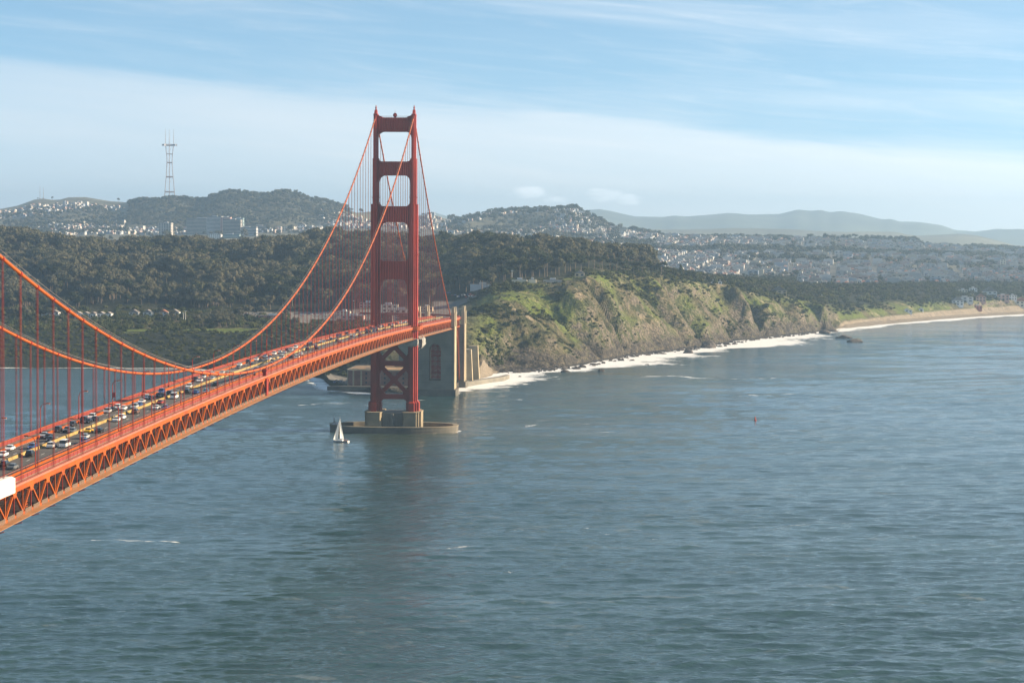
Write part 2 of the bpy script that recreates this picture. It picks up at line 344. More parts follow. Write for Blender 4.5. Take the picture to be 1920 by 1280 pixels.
# near-land masks
sand = np.clip((PXG-1562)/14, 0, 1)*np.clip((3.85-tt)/.35+fbm(X0/40, Y0/40, 3)*.8, 0, 1)
sand = np.maximum(sand, ((PXG > 862)&(PXG < 935)&(tt < 2.35)).astype(float))
lawnstrip = ((PXG > 225)&(PXG < 500)&(tt > 4.02)&(tt < 4.75)).astype(float)*(fbm(X0/40, Y0/40, 2) > -.25)
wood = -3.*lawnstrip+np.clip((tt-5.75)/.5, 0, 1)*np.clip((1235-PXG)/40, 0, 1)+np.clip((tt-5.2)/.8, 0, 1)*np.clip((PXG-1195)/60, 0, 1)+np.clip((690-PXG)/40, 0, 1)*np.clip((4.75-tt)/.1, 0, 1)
lot = ((PXG > 385)&(PXG < 705)&(tt > 5.86)&(tt < 6.1)).astype(float)+((PXG > 815)&(PXG < 893)&(tt > 6.02)&(tt < 6.28))+((PXG > 612)&(PXG < 866)&(tt > 1.9)&(tt < 3.0))+((PXG > 540)&(PXG < 860)&(tt > 5.35)&(tt < 6.0))
lawn = lawnstrip+np.clip((fbm(X0/60+3, Y0/60, 4)+.13)*5, 0, 1)*head*np.interp(tt, [1.9, 2.8, 4.3, 5.6, 6], [0, .7, 1.2, 1.2, 0])
m, t, b = new_mat('headland_ground'); LAND = m
g = t.nodes.new('ShaderNodeNewGeometry'); pos = g.outputs['Position']
sp = t.nodes.new('ShaderNodeSeparateXYZ'); t.links.new(g.outputs['Normal'], sp.inputs[0]); nz = sp.outputs[2]
def attr(t, n): return N(t, 'ShaderNodeAttribute', attribute_name=n).outputs['Fac']
n1 = noise(t, pos, .02, 6, .62); n2 = noise(t, pos, .09, 6, .65); n3 = noise(t, pos, .35, 5, .65); n4 = noise(t, pos, .011, 4)
scrub = mixc(t, sstep(t, n2, .38, .62), (.050, .055, .022), (.125, .108, .057))
grass = mixc(t, sstep(t, n3, .35, .65), (.072, .118, .016), (.15, .168, .040))
gm = mth(t, 'MAXIMUM', mth(t, 'MULTIPLY', attr(t, 'lawn'), sstep(t, n2, .34, .56)), attr(t, 'strip'))
c = mixc(t, gm, scrub, grass)
dirt = mixc(t, sstep(t, n3, .3, .7), (.24, .19, .125), (.38, .31, .22))
dm = mth(t, 'MULTIPLY', sstep(t, n1, .53, .62), sstep(t, n2, .44, .60))
c = mixc(t, mth(t, 'MULTIPLY', dm, .8), c, dirt)
rockc = mixc(t, sstep(t, n3, .32, .68), (.038, .034, .028), (.23, .19, .145))
rm = mth(t, 'MAXIMUM', mth(t, 'MULTIPLY', mth(t, 'SUBTRACT', 1.0, sstep(t, nz, .45, .72)), sstep(t, n2, .38, .58)), mth(t, 'MULTIPLY', attr(t, 'shore'), sstep(t, n2, .30, .5)))
c = mixc(t, rm, c, rockc)
c = mixc(t, mth(t, 'MULTIPLY', attr(t, 'shore'), sstep(t, n2, .40, .52)), c, mixc(t, sstep(t, n3, .35, .7), (.022, .020, .018), (.10, .085, .065)))
c = mixc(t, attr(t, 'wet'), c, (.030, .027, .024))
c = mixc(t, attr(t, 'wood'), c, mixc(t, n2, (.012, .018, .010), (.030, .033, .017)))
sandc = mixc(t, sstep(t, n2, .35, .7), (.28, .235, .18), (.21, .175, .13))
c = mixc(t, attr(t, 'sand'), c, sandc)
c = mixc(t, attr(t, 'lot'), c, mixc(t, n2, (.16, .15, .14), (.26, .235, .20)))
t.links.new(c, b.inputs['Base Color']); b.inputs['Roughness'].default_value = .95; b.inputs['Specular IOR Level'].default_value = .15
bp = N(t, 'ShaderNodeBump', i_Strength=1.0, i_Distance=5.0); t.links.new(mth(t, 'ADD', n3, mth(t, 'MULTIPLY', n2, 1.6)), bp.inputs['Height']); t.links.new(bp.outputs[0], b.inputs['Normal'])
shore = np.clip((19-TZ+fbm(X0/30, Y0/30, 3)*10)/7, 0, 1)*(1-np.clip(sand*2, 0, 1))*np.clip((4.2-tt), 0, 1)
wet = np.clip((2.6-TZ)/1.5, 0, 1)*(1-np.clip(sand*2, 0, 1))
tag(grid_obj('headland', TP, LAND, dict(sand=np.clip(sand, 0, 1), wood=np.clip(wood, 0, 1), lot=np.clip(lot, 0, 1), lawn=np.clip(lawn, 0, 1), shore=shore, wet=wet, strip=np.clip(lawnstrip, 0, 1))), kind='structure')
# city plain and hills
TS2, TD2, TZ2 = loft(9, 13, [40, 40, 60, 16])
cs2 = np.arange(0, len(colpx), 2)
TD2 = TD2[:, cs2]; TZ2 = TZ2[:, cs2]; PX2 = np.broadcast_to(colpx[cs2], TD2.shape); tt2 = np.broadcast_to(TS2[:, None], TD2.shape)
Q0 = xyz(PX2, TD2, TZ2)
hillm = np.interp(tt2, [9, 10.5, 11.4, 12, 13], [.1, .2, 1, .12, 1])*np.clip((1200-PX2)/120, .15, 1)
TZ2 = TZ2+hillm*(ridged(Q0[..., 0]/620, Q0[..., 1]/620, 4)-.66)*60+fbm(Q0[..., 0]/90, Q0[..., 1]/90, 3)*2.5
TZ2[0] -= 2
TP2 = np.stack([Q0[..., 0], Q0[..., 1], TZ2], -1)
m, t, b = new_mat('hill_ground'); HILL = m
g = t.nodes.new('ShaderNodeNewGeometry'); pos = g.outputs['Position']
c = mixc(t, sstep(t, noise(t, pos, .008, 6, .6), .4, .6), (.045, .045, .025), (.105, .095, .05))
c = mixc(t, mth(t, 'MULTIPLY', attr(t, 'urban'), .8), c, mixc(t, sstep(t, noise(t, pos, .03, 5), .4, .6), (.10, .098, .095), (.19, .18, .165)))
t.links.new(c, b.inputs['Base Color']); b.inputs['Roughness'].default_value = .95
def is_city(px, tq, x, y):
    woods = fbm(x/420+7.7, y/420, 3)
    right = (px > 1150)&(tq > np.where(px > 1500, 8.3, 9.15))&~((tq > 10.80)&(tq < 11.08))&(woods < .44)&(tq < 11.97)
    hillc = (px > 835)&(px <= 1150)&(tq > 10.6)&(tq < 11.93)&(woods < .18)
    left = (px < 235)&(tq > 10.5)&(tq < 11.72)&(woods < .10)
    mid = (px > 600)&(px <= 835)&(tq > 10.8)&(tq < 11.75)&(woods < -.02)
    low = (px >= 235)&(px < 600)&(tq > 10.6)&(tq < 11.1)&(woods < .1)
    return right | hillc | left | mid | low
tag(grid_obj('city_hills', TP2, HILL, dict(urban=is_city(PX2, tt2, Q0[..., 0], Q0[..., 1]).astype(float))), kind='structure')

# far ranges
def far_range(name, tab, d0, width, col, back=1.3, seed=0.):
    px = np.arange(-900, 2900, 8.); cr = np.interp(px, [q[0] for q in tab], [q[1] for q in tab])
    z = np.array([at(p, q, d0)[2] for p, q in zip(px, cr)]); fr = np.linspace(0, 1, 22)
    rows = []
    for f in np.concatenate([fr, [1.15, 1.5]]):
        d = d0-width*(1-f); zz = (np.sin(min(f, 1)*math.pi/2)**1.3)*(z-20)+20 if f <= 1 else z-(f-1)*300
        p = xyz(px, np.full_like(px, d), zz)
        p[:, 2] += (ridged(p[:, 0]/1800+seed, p[:, 1]/1800, 4)-.66)*(z.mean()*.45)*math.sin(min(f, 1)*math.pi)*1.0
        p[:, 2] += fbm(p[:, 0]/700+seed, p[:, 1]/700, 4)*26
        rows.append(p)
    m, t, b = new_mat(name+'_ground'); g = t.nodes.new('ShaderNodeNewGeometry')
    t.links.new(mixc(t, sstep(t, noise(t, g.outputs['Position'], .0012, 6, .6), .4, .6), col, tuple(c*1.6 for c in col)), b.inputs['Base Color']); b.inputs['Roughness'].default_value = 1
    return tag(grid_obj(name, np.array(rows), m), kind='structure')
far_range('distant_mountains', [(-900, 425), (700, 420), (780, 408), (808, 398), (845, 410), (1000, 410), (1091, 397), (1125, 394.6), (1192, 406.6), (1245, 407.5), (1265, 403.7), (1287, 405), (1340, 401), (1367, 398.7), (1400, 401), (1457, 400), (1495, 391),
    (1522, 395), (1537, 392.5), (1557, 397), (1575, 395), (1607, 400), (1655, 411), (1670, 410), (1690, 415), (1725, 415), (1765, 421), (1792, 431), (1832, 434), (1870, 427.5), (1920, 429), (2200, 440), (2900, 446)], 21000, 5000, (.06, .07, .045))
far_range('distant_hills', [(-900, 440), (1080, 440), (1200, 434), (1375, 428), (1540, 432), (1680, 434), (1720, 441), (1800, 437), (1832, 440), (1870, 450), (1905, 460), (2000, 462), (2900, 462)], 12500, 3000, (.075, .075, .05), seed=4.4)

# point lookups on the land
def terr(x, y):
    """ground height, image column and band for world x, y (arrays)"""
    x = np.atleast_1d(np.asarray(x, float)); y = np.atleast_1d(np.asarray(y, float)); z = np.full(x.shape, 40.)
    for _ in range(3):
        P = np.stack([x-CAM[0], y-CAM[1], z-CAM[2]], -1); d = P@_fw; px = 960+FPX*(P@_R)/d
        ci = np.clip(np.searchsorted(colpx, px), 1, len(colpx)-1); tq = np.zeros_like(x)
        for i in range(len(x)):
            c = ci[i]
            if d[i] < D[9, c]: j = np.interp(d[i], TD[:, c], np.arange(len(TS))); f = int(j); f2 = min(f+1, len(TS)-1); z[i] = TZ[f, c]*(1-j+f)+TZ[f2, c]*(j-f); tq[i] = np.interp(j, np.arange(len(TS)), TS)
            else: c2 = min(c//2, len(cs2)-1); j = np.interp(d[i], TD2[:, c2], np.arange(len(TS2))); f = int(j); f2 = min(f+1, len(TS2)-1); z[i] = TZ2[f, c2]*(1-j+f)+TZ2[f2, c2]*(j-f); tq[i] = np.interp(j, np.arange(len(TS2)), TS2)
        if len(x) > 3000: break
    return z, px, tq
def hit(px, py, dmin=0):
    """first land point seen at a place of the photograph, beyond distance dmin"""
    c = int(np.clip(np.searchsorted(colpx, px), 1, len(colpx)-1)); r1 = [(TD[i, c], TZ[i, c]) for i in range(len(TS))]; c2 = min(c//2, len(cs2)-1); r1 += [(TD2[i, c2], TZ2[i, c2]) for i in range(1, len(TS2))]
    for d, z in r1:
        if d > dmin and py_of(px, d, z) <= py: return xyz(np.array(float(px)), np.array(float(d)), np.array(float(z)))
    d, z = min([q for q in r1 if q[0] > max(dmin, 2000)], key=lambda q: py_of(px, *q)); return xyz(np.array(float(px)), np.array(float(d)), np.array(float(z)))

# ------------------------------------------------------------------ water
wpx = np.arange(-420, 2341, 5.5)
dr = [300.]
while dr[-1] < 4300:
    d = dr[-1]; dr.append(d+max(.85, d*d/(142*FPX)*.8) if d > 620 else d+4)
wd = np.concatenate([np.array(dr), [4600, 5200, 6500, 9000, 14000, 24000, 45000]])
WPX, WD = np.meshgrid(wpx, wd)
WP = xyz(WPX, WD, np.zeros_like(WD)); wx, wy = WP[..., 0], WP[..., 1]
step = np.maximum(np.gradient(wd)[:, None], WD*5.5/FPX)
wz = np.zeros_like(wx)
patch = .7+.6*np.clip(fbm(wx/260, wy/420, 3)+.3, 0, 1)
for L0 in (41., 47., 55.):        # long low swell bands running in from the ocean
    th = R_(-62+RNG.normal()*5); wz += .16*np.clip((L0/step-2.2)/2.5, 0, 1)*np.sin((math.cos(th)*wx+math.sin(th)*wy)*2*math.pi/L0+RNG.random()*6.28+fbm(wx/200+L0, wy/200, 2)*3)*np.clip(.35+wx/260, .1, 1.2)
for i in range(64):
    L = 3.2*(26/3.2)**(RNG.random()**1.35); th = R_(-74+RNG.normal()*20); A = .0064*L**.82*(.6+.8*RNG.random())
    kx_, ky_ = math.cos(th)*2*math.pi/L, math.sin(th)*2*math.pi/L; ph = RNG.random()*6.28
    fade = np.clip((L/step-2.2)/2.5, 0, 1)
    wz += A*fade*np.sin(kx_*wx+ky_*wy+ph+fbm(wx/90+i, wy/90, 2)*1.6)
WP[..., 2] = wz*patch
# foam: surf along the shore, drift lines, wash round the piers
foam = np.zeros_like(wx)
cp = xyz(colpx, cdep, np.zeros_like(cdep)); cw = np.interp(colpx, [-400, 300, 560, 600, 620, 700, 850, 866, 900, 960, 1060, 1120, 1180, 1230, 1300, 1350, 1420, 1500, 1560, 1600, 1750, 1900, 2400], np.array([8, 8, 8, 16, 24, 20, 18, 42, 66, 58, 46, 84, 100, 74, 66, 125, 100, 48, 40, 40, 46, 38, 38]))
m_ = (WD > 1750)&(WD < 4600); ii = np.nonzero(m_.ravel())[0]; fx = wx.ravel(); fy = wy.ravel(); fo = foam.ravel()
sel = np.arange(0, len(colpx), 2); segx, segy, segw = cp[sel, 0], cp[sel, 1], cw[sel]
for k in range(0, len(ii), 20000):
    q = ii[k:k+20000]; dd = np.hypot(fx[q, None]-segx, fy[q, None]-segy); j = dd.argmin(1); dmn = dd[np.arange(len(q)), j]; w_ = segw[j]
    nn = fbm(fx[q]/55, fy[q]/55, 4); fo[q] = np.clip(1.25-dmn/(w_*(1+.9*nn)), 0, 1)
def streakline(pts, wdt, val):
    P = [atz(x, y, 0) for x, y in pts]
    for a, b2 in zip(P[:-1], P[1:]):
        ax, ay = a[:2]; bx, by = b2[:2]; L2 = (bx-ax)**2+(by-ay)**2
        tq = np.clip(((wx-ax)*(bx-ax)+(wy-ay)*(by-ay))/L2, 0, 1); d_ = np.hypot(wx-ax-tq*(bx-ax), wy-ay-tq*(by-ay)+fbm(wx/25, wy/25, 2)*3)
        np.maximum(foam, val*np.clip(1-d_/(wdt*(.5+np.clip(fbm(wx/18, wy/30, 3)+.5, 0, 1.2))), 0, 1), out=foam)
foam = fo.reshape(foam.shape)
for pts, w_, v_ in (([(652, 830), (690, 832), (760, 836)], 1.7, .5), ([(900, 752), (985, 748)], 7, .5), ([(1480, 800), (1520, 798)], 5, .5), ([(1300, 905), (1385, 902)], 3, .45), ([(330, 912), (400, 910)], 3, .45), ([(858, 1000), (960, 994), (1035, 990), (1105, 990)], 2.6, .5), ([(1105, 992), (1150, 1002), (1228, 1010)], 2.6, .5), ([(175, 1011), (250, 1013), (335, 1016)], 4, .6), ([(600, 1034), (665, 1039)], 3, .5), ([(845, 1027), (905, 1020)], 6, .5),
        ([(1365, 986), (1460, 984), (1600, 980)], 4, .5), ([(650, 860), (760, 857)], 5, .45), ([(1205, 706), (1260, 705), (1335, 709)], 14, .6), ([(1340, 712), (1450, 709)], 10, .5), ([(1380, 742), (1500, 738)], 9, .5), ([(700, 745), (790, 750)], 10, .55), ([(560, 760), (640, 752)], 8, .5), ([(940, 738), (1040, 740)], 8, .5), ([(980, 800), (1010, 795)], 6, .5), ([(1560, 840), (1700, 848)], 5, .5)):
    streakline(pts, w_, v_)
fend = np.abs(np.hypot(wx/46.5, wy/24.3)-1)*30
foam = np.maximum(foam, np.clip(1-fend/3.2, 0, 1)*.7*(wx > 5))
turb = np.clip(1.2-np.hypot((wx-45)/95, (wy-60)/150), 0, 1)+np.clip(1-np.hypot((wx+5)/60, (wy+70)/75), 0, 1)
rip = np.clip(1.1-np.hypot((wx-70)/110, (wy-60)/90), 0, 1)+np.clip(1-np.hypot((wx-170)/180, (wy-20)/60), 0, 1)*.8+np.clip(1-np.hypot((wx+60)/60, (wy-260)/120), 0, 1)*.8
m, t, b = new_mat('sea_water'); SEA = m
g = t.nodes.new('ShaderNodeNewGeometry'); pos = g.outputs['Position']
mp = N(t, 'ShaderNodeMapping'); mp.inputs['Rotation'].default_value = (0, 0, R_(-12)); mp.inputs['Scale'].default_value = (.38, 1.0, 1.0); t.links.new(pos, mp.inputs[0])
v = mp.outputs[0]
big = noise(t, v, .006, 4, .55); mid = noise(t, v, .045, 5, .6, .3); f1 = noise(t, v, .22, 5, .62, .4); f2 = noise(t, v, .8, 4, .6)
deep = mixc(t, sstep(t, big, .35, .65), (.018, .045, .049), (.029, .061, .064))
deep = mixc(t, mth(t, 'MULTIPLY', attr(t, 'turb'), .75, clamp=True), deep, (.036, .045, .026))
wc = mth(t, 'MULTIPLY', sstep(t, noise(t, v, .11, 5, .65, .5), .585, .67), sstep(t, noise(t, v, .012, 3), .42, .62))
wcap = mth(t, 'MULTIPLY', wc, mth(t, 'ADD', .14, attr(t, 'rip')), clamp=True)
fa = attr(t, 'foam'); fn = mth(t, 'ADD', mth(t, 'MULTIPLY', noise(t, pos, .045, 8, .72, 1.2), 1.25), mth(t, 'MULTIPLY', noise(t, pos, .4, 5, .7), .3))
mq = N(t, 'ShaderNodeMapping'); mq.inputs['Rotation'].default_value = (0, 0, R_(-63)); mq.inputs['Scale'].default_value = (.25, 1.0, 1.0); t.links.new(pos, mq.inputs[0])
fn = mth(t, 'ADD', fn, mth(t, 'MULTIPLY', mth(t, 'SUBTRACT', noise(t, mq.outputs[0], .16, 7, .75, 1.0), .5), 1.9))
fm = sstep(t, mth(t, 'SUBTRACT', mth(t, 'MULTIPLY', fa, 1.6), fn), -.10, .22)
fm = mth(t, 'MULTIPLY', fm, sstep(t, fa, .02, .25)); fm = mth(t, 'MAXIMUM', fm, mth(t, 'MULTIPLY', wcap, .75), clamp=True)
t.links.new(mixc(t, fm, deep, (.66, .66, .64)), b.inputs['Base Color'])
t.links.new(mth(t, 'ADD', .06, mth(t, 'MULTIPLY', fm, .7)), b.inputs['Roughness']); b.inputs['IOR'].default_value = 1.33
hgt = mth(t, 'ADD', mth(t, 'ADD', mth(t, 'MULTIPLY', mid, 1.9), mth(t, 'MULTIPLY', f1, 1.7)), mth(t, 'MULTIPLY', f2, .95))
bp = N(t, 'ShaderNodeBump', i_Strength=.36, i_Distance=1.0); t.links.new(hgt, bp.inputs['Height'])
ms = N(t, 'ShaderNodeMapping'); ms.inputs['Rotation'].default_value = (0, 0, R_(8)); ms.inputs['Scale'].default_value = (.22, 1.0, 1.0); t.links.new(pos, ms.inputs[0])
t.links.new(mth(t, 'ADD', .13, mth(t, 'MULTIPLY', sstep(t, mth(t, 'ADD', mth(t, 'MULTIPLY', noise(t, ms.outputs[0], .012, 5, .6, .8), .65), mth(t, 'MULTIPLY', noise(t, pos, .0045, 3), .35)), .34, .62), .42)), bp.inputs['Strength']); t.links.new(bp.outputs[0], b.inputs['Normal'])
tag(grid_obj('bay_water', WP, SEA, dict(foam=foam, turb=np.clip(turb, 0, 1), rip=np.clip(rip, 0, 1.3))), kind='structure')

# ------------------------------------------------------------------ the suspension bridge
DECK_T, DECK_M, CAB_M, CAB_T, XC = 74.7, 82.0, 85.6, 226.0, 13.7
def dz(y): return DECK_T+(DECK_M-DECK_T)*(1-((y+640)/640)**2) if y < 0 else DECK_T-.0228*y
def cz(y):
    if y <= 0: return CAB_M+(CAB_T-CAB_M)*((y+640)/640)**2
    f = y/343.; return CAB_T*(1-f)+(dz(343)+1.0)*f-4*10.5*f*(1-f)
def dx(y): return 0. if y < 445 else -((y-445)**2)/420.        # the approach curves inland past the pylons
Y0B, Y1B = -1280., 640.
BR = thing('suspension_bridge', 'long orange-red suspension bridge crossing the strait to the wooded headland', 'bridge', (0, 0, 0))
def strip(name, prof, mat, ys, parent=BR, closed=True):
    """sweep a cross-section (x, dz) along the deck curve"""
    mb = MB(); n = len(prof); o = [(x+dx(y), y, dz(y)+z) for y in ys for x, z in prof]
    fs = []
    for i in range(len(ys)-1):
        for k in range(n if closed else n-1): fs.append((i*n+k, i*n+(k+1) % n, (i+1)*n+(k+1) % n, (i+1)*n+k))
    if closed: fs += [tuple(range(n)), tuple(range((len(ys)-1)*n, len(ys)*n))]
    mb.add(o, fs); return mb.build(name, mat, parent)
def rect(x0, x1, z0, z1): return [(x0, z0), (x1, z0), (x1, z1), (x0, z1)]
YS = list(np.arange(Y0B, 446, 15.24))+list(np.arange(450, 641, 10.))
road = strip('roadway', rect(-9.45, 9.45, -.5, 0), ASPH, YS)
for s in (-1, 1):
    strip('sidewalk', rect(*sorted((s*9.48, s*13.05)), -.4, .22), WALK, YS)
    strip('ledge', rect(*sorted((s*13.1, s*14.5)), -.5, .05), LEDGE if s > 0 else ORG, YS)
    strip('kerb_barrier', rect(*sorted((s*9.2, s*9.47)), 0.004, .85), ORG, YS)
    # open railing between sidewalk and road on the ocean side, outer picket railing on both sides
    strip('rail_top', rect(*sorted((s*12.98, s*13.22)), 1.28, 1.46), ORG, YS)
    strip('rail_panel', rect(*sorted((s*13.06, s*13.12)), .25, 1.27), RAILD, YS)
strip('hand_rail', rect(9.28, 9.40, 1.35, 1.46), LEDGE, YS)
mb = MB()
for y in np.arange(Y0B, 440, 3.81):
    for s in (-1, 1): mb.box(s*13.1-.1, s*13.1+.1, y-.09, y+.09, dz(y)+.2, dz(y)+1.29)
    mb.box(9.29, 9.39, y-.05, y+.05, dz(y)+.84, dz(y)+1.36)
tag(mb.build('railing_posts', ORG, BR), kind='stuff')
# movable median barrier: long lit segments with short dark gaps
for i, y in enumerate(np.arange(-1270, 420, 30.48)):
    strip('median_barrier', [(-1.95, .004), (-1.35, .004), (-1.5, .55), (-1.5, .82), (-1.8, .82), (-1.8, .55)], YEL, [y, y+9.7, y+19.4, y+29.2])
# lane dashes
for lx in (1.5+1.55, 4.6+1.55, -4.75, -7.25):
    mb = MB()
    for y in np.arange(-1270, 430, 14.6):
        mb.add([(lx-.08, y, dz(y)+.006), (lx+.08, y, dz(y)+.006), (lx+.08, y+3.6, dz(y+3.6)+.006), (lx-.08, y+3.6, dz(y+3.6)+.006)], [(0, 1, 2, 3)])
    tag(mb.build('lane_dashes', LINE, BR), kind='stuff')
mb = MB()
for lx in (-8.95, 8.95):
    for y0, y1 in zip(YS[:-1], YS[1:]):
        mb.add([(lx-.06+dx(y0), y0, dz(y0)+.006), (lx+.06+dx(y0), y0, dz(y0)+.006), (lx+.06+dx(y1), y1, dz(y1)+.006), (lx-.06+dx(y1), y1, dz(y1)+.006)], [(0, 1, 2, 3)])
tag(mb.build('edge_lines', LINE, BR), kind='stuff')
# stiffening truss
TD0, TBOT = -.55, -8.2
YM = [y for y in np.arange(-1280, 1, 15.24)]+[0.]
YSP = list(np.arange(10, 331, 15.24))
for s in (-1, 1):
    for ys in (list(np.arange(-1280, -7, 15.24))+[-7.5], [7.5]+list(np.arange(15.24, 440, 15.24))+[445]):
        xs = sorted((s*13.55, s*14.35))
        strip('top_chord', rect(*xs, TD0-1.25, TD0), ORG, ys)
        strip('bottom_chord', rect(*xs, TBOT-.1, TBOT+.75), ORG, ys)
KMAX = 75
def member(name, x, ya, za, yb, zb, w, h, mat=ORG, parent=BR):
    return MB().bar((x, ya, za), (x, yb, zb), w, h, up=(1, 0, 0)).build(name, mat, parent)
for k in range(-28, KMAX):
    yb = -k*15.24; yt = yb-7.62            # bottom joint under a suspender, top joint half a bay on
    if abs(yb) < 9 or abs(yt) < 9 or yb > 430: continue
    for (y2) in (yt, yt+15.24):
        if abs(y2) < 7: continue
        member('truss_diagonal', 13.95, yb, dz(yb)+TBOT+.7, y2, dz(y2)+TD0-1.2, .46, .50)
    member('truss_vertical', 13.95, yb, dz(yb)+TBOT+.7, yb, dz(yb)+TD0-1.2, .34, .34, ORG)
    member('truss_vertical', 13.95, yt, dz(yt)+TBOT+.7, yt, dz(yt)+TD0-1.2, .26, .26, ORG_T)
    g1 = MB().prism([(yt-1.9, dz(yt)+TD0-1.2), (yt+1.9, dz(yt)+TD0-1.2), (yt+.75, dz(yt)+TD0-2.6), (yt-.75, dz(yt)+TD0-2.6)], 'x', 13.66, 14.28).build('gusset_plate', ORG, BR)
mb = MB()
for k in range(-28, 84):
    yb = -k*15.24; yt = yb-7.62
    if abs(yb) < 9 or abs(yt) < 9 or yb > 430: continue
    for y2 in (yt, yt+15.24): mb.bar((-13.95, yb, dz(yb)+TBOT+.7), (-13.95, y2, dz(y2)+TD0-1.2), .46, .5, up=(1, 0, 0))
    for y in (yb, yt):
        mb.bar((-13.95, y, dz(y)+TBOT+.7), (-13.95, y, dz(y)+TD0-1.2), .3, .3, up=(1, 0, 0))
        mb.box(-13.5, 13.5, y-.3, y+.3, dz(y)-2.6, dz(y)-.52)                       # floor beam
        mb.bar((-13.5, y, dz(y)+TBOT+.3), (13.5, y, dz(y)+TBOT+.3), .5, .6)
        for x0 in (-9, 0, 9): mb.bar((x0, y, dz(y)-2.6), (x0*.5+5*(x0 >= 0)-2.5, y, dz(y)+TBOT+.6), .3, .3, up=(0, 1, 0))
    mb.bar((-13.5, yb, dz(yb)+TBOT+.1), (13.5, yt, dz(yt)+TBOT+.1), .45, .4); mb.bar((13.5, yb, dz(yb)+TBOT+.1), (-13.5, yt, dz(yt)+TBOT+.1), .45, .4)
for x0 in (-8, -4, 0, 4, 8):
    for y0, y1 in zip(YS[:-30], YS[1:-29]): mb.bar((x0, y0, dz(y0)-1.1), (x0, y1, dz(y1)-1.1), .25, 1.1)
tag(mb.build('floor_framing', ORG_T, BR), kind='stuff')
strip('gap_shade_sheet', rect(-13.4, 13.4, TBOT+.62, TBOT+.66), paint('gap_shade', (.025, .008, .007), .95), list(np.arange(-1280, -8, 15.24))+[-9.])  # added dark sheet closing the open underside so truss gaps read as shade
strip('gap_shade_sheet', rect(-13.4, 13.4, TBOT+.62, TBOT+.66), bpy.data.materials['gap_shade'], [9.]+list(np.arange(15.24, 330, 15.24)))
# access ladders inside the truss
for k in range(2, KMAX, 4):
    y = -k*15.24+5.2; mb = MB()
    for i in range(9):
        z = dz(y)+TBOT+1.1+i*.62; q = 1.9*(1-i/11); mb.box(13.2, 13.5, y-q+1.2, y+1.3, z, z+.16)
    mb.build('ladder', ORG, BR)
# maintenance walkway and safety net along the lower chord
strip('walkway', rect(14.4, 16.5, TBOT-.05, TBOT+.08), NETB, list(np.arange(-1280, -11, 15.24))+[-12.])
strip('walkway', rect(14.4, 16.5, TBOT-.05, TBOT+.08), NETB, [14.]+list(np.arange(15.24, 330, 15.24))+[333])
strip('net_cable', rect(16.52, 16.62, TBOT-.02, TBOT+.1), NETB, list(np.arange(-1280, -11, 15.24))+[-12.])
nb = None
for k in range(-21, KMAX):
    y = -k*15.24
    if abs(y) < 14 or y > 330: continue
    mb = MB().bar((14.4, y, dz(y)+TBOT-.2), (16.7, y, dz(y)+TBOT-.2), .26, .28).bar((16.6, y, dz(y)+TBOT-.22), (18.2, y, dz(y)+TBOT+.3), .2, .22)
    mb.build('net_bracket', ORG_T, BR)
    for y0, y1 in ((y-6.9, y-.9), (y+.9, y+6.9)):
        if -8 < y0 < 8 or -8 < y1 < 8: continue
        MB().add([(14.40, y0, dz(y0)+TBOT+.05), (14.40, y1, dz(y1)+TBOT+.05), (14.43, y1, dz(y1)+TBOT+1.35), (14.43, y0, dz(y0)+TBOT+1.35)], [(0, 1, 2, 3)]).build('net_panel', NET, BR)
# main cables, bands, hand ropes, suspenders
def tilt(o, ya, yb):
    a = math.atan2(cz(yb)-cz(ya), yb-ya); o.rotation_euler = (a, 0, 0)
bandm = MB().lathe([(.40, -.55), (.60, -.55), (.60, .55), (.40, .55)], n=12)
bandm = MB().add([(x, z, y) for x, y, z in bandm.v], bandm.f).mesh('cable_band', ORG_T)
rope = MB()
for ox in (-.16, .16):
    for oy in (-.42, .42): rope.tube([(ox, oy, 0), (ox, oy, 1)], .045, 5, cap=False)
ropem = rope.mesh('suspender', ORG_T)
for s in (-1, 1):
    ysm = list(np.arange(-1275, 0, 5.08))+[0.]; yss = [0.]+list(np.arange(5, 343, 6.))+[343.]
    cab = MB().tube([(s*XC, y, cz(y)) for y in ysm], .46, 12).build('main_cable', CABLE, BR, True)
    cab2 = MB().tube([(s*XC, y, cz(y)) for y in yss], .46, 12).build('side_cable', CABLE, BR, True)
    for ox in (-.55, .55):
        MB().tube([(s*XC+ox, y, cz(y)+1.25) for y in ysm[::2]+[0.]], .045, 5).build('hand_rope', STEELG, BR)
    for k in range(-22, KMAX):
        y = -k*15.24
        if abs(y) < 4 or y > 338: continue
        bnd = link('cable_band', bandm, cab if y < 0 else cab2, (s*XC, y, cz(y))); tilt(bnd, y-1, y+1)
        L = cz(y)-.5-(dz(y)-.5)
        if L > 1.2:
            o = link('suspender', ropem, BR, (s*XC, y, dz(y)-.5)); o.scale = (1, 1, L)
# mid-span cable tie and traveller on the ocean side
y = -642.; z = dz(y)
mb = MB().box(12.9, 14.6, y-1.6, y+1.6, z+.05, z+3.0).box(14.4, 15.0, y-2.2, y+2.2, z-8.0, z-1.0)
for i in range(4): mb.bar((14.75, y-2, z-8+i*1.8), (14.75, y+2, z-6.4+i*1.8), .25, .25)
mb.box(13.3, 15.2, y-2.6, y+2.6, z+2.3, z+2.55); mb.build('cable_tie', ORG_T, BR)
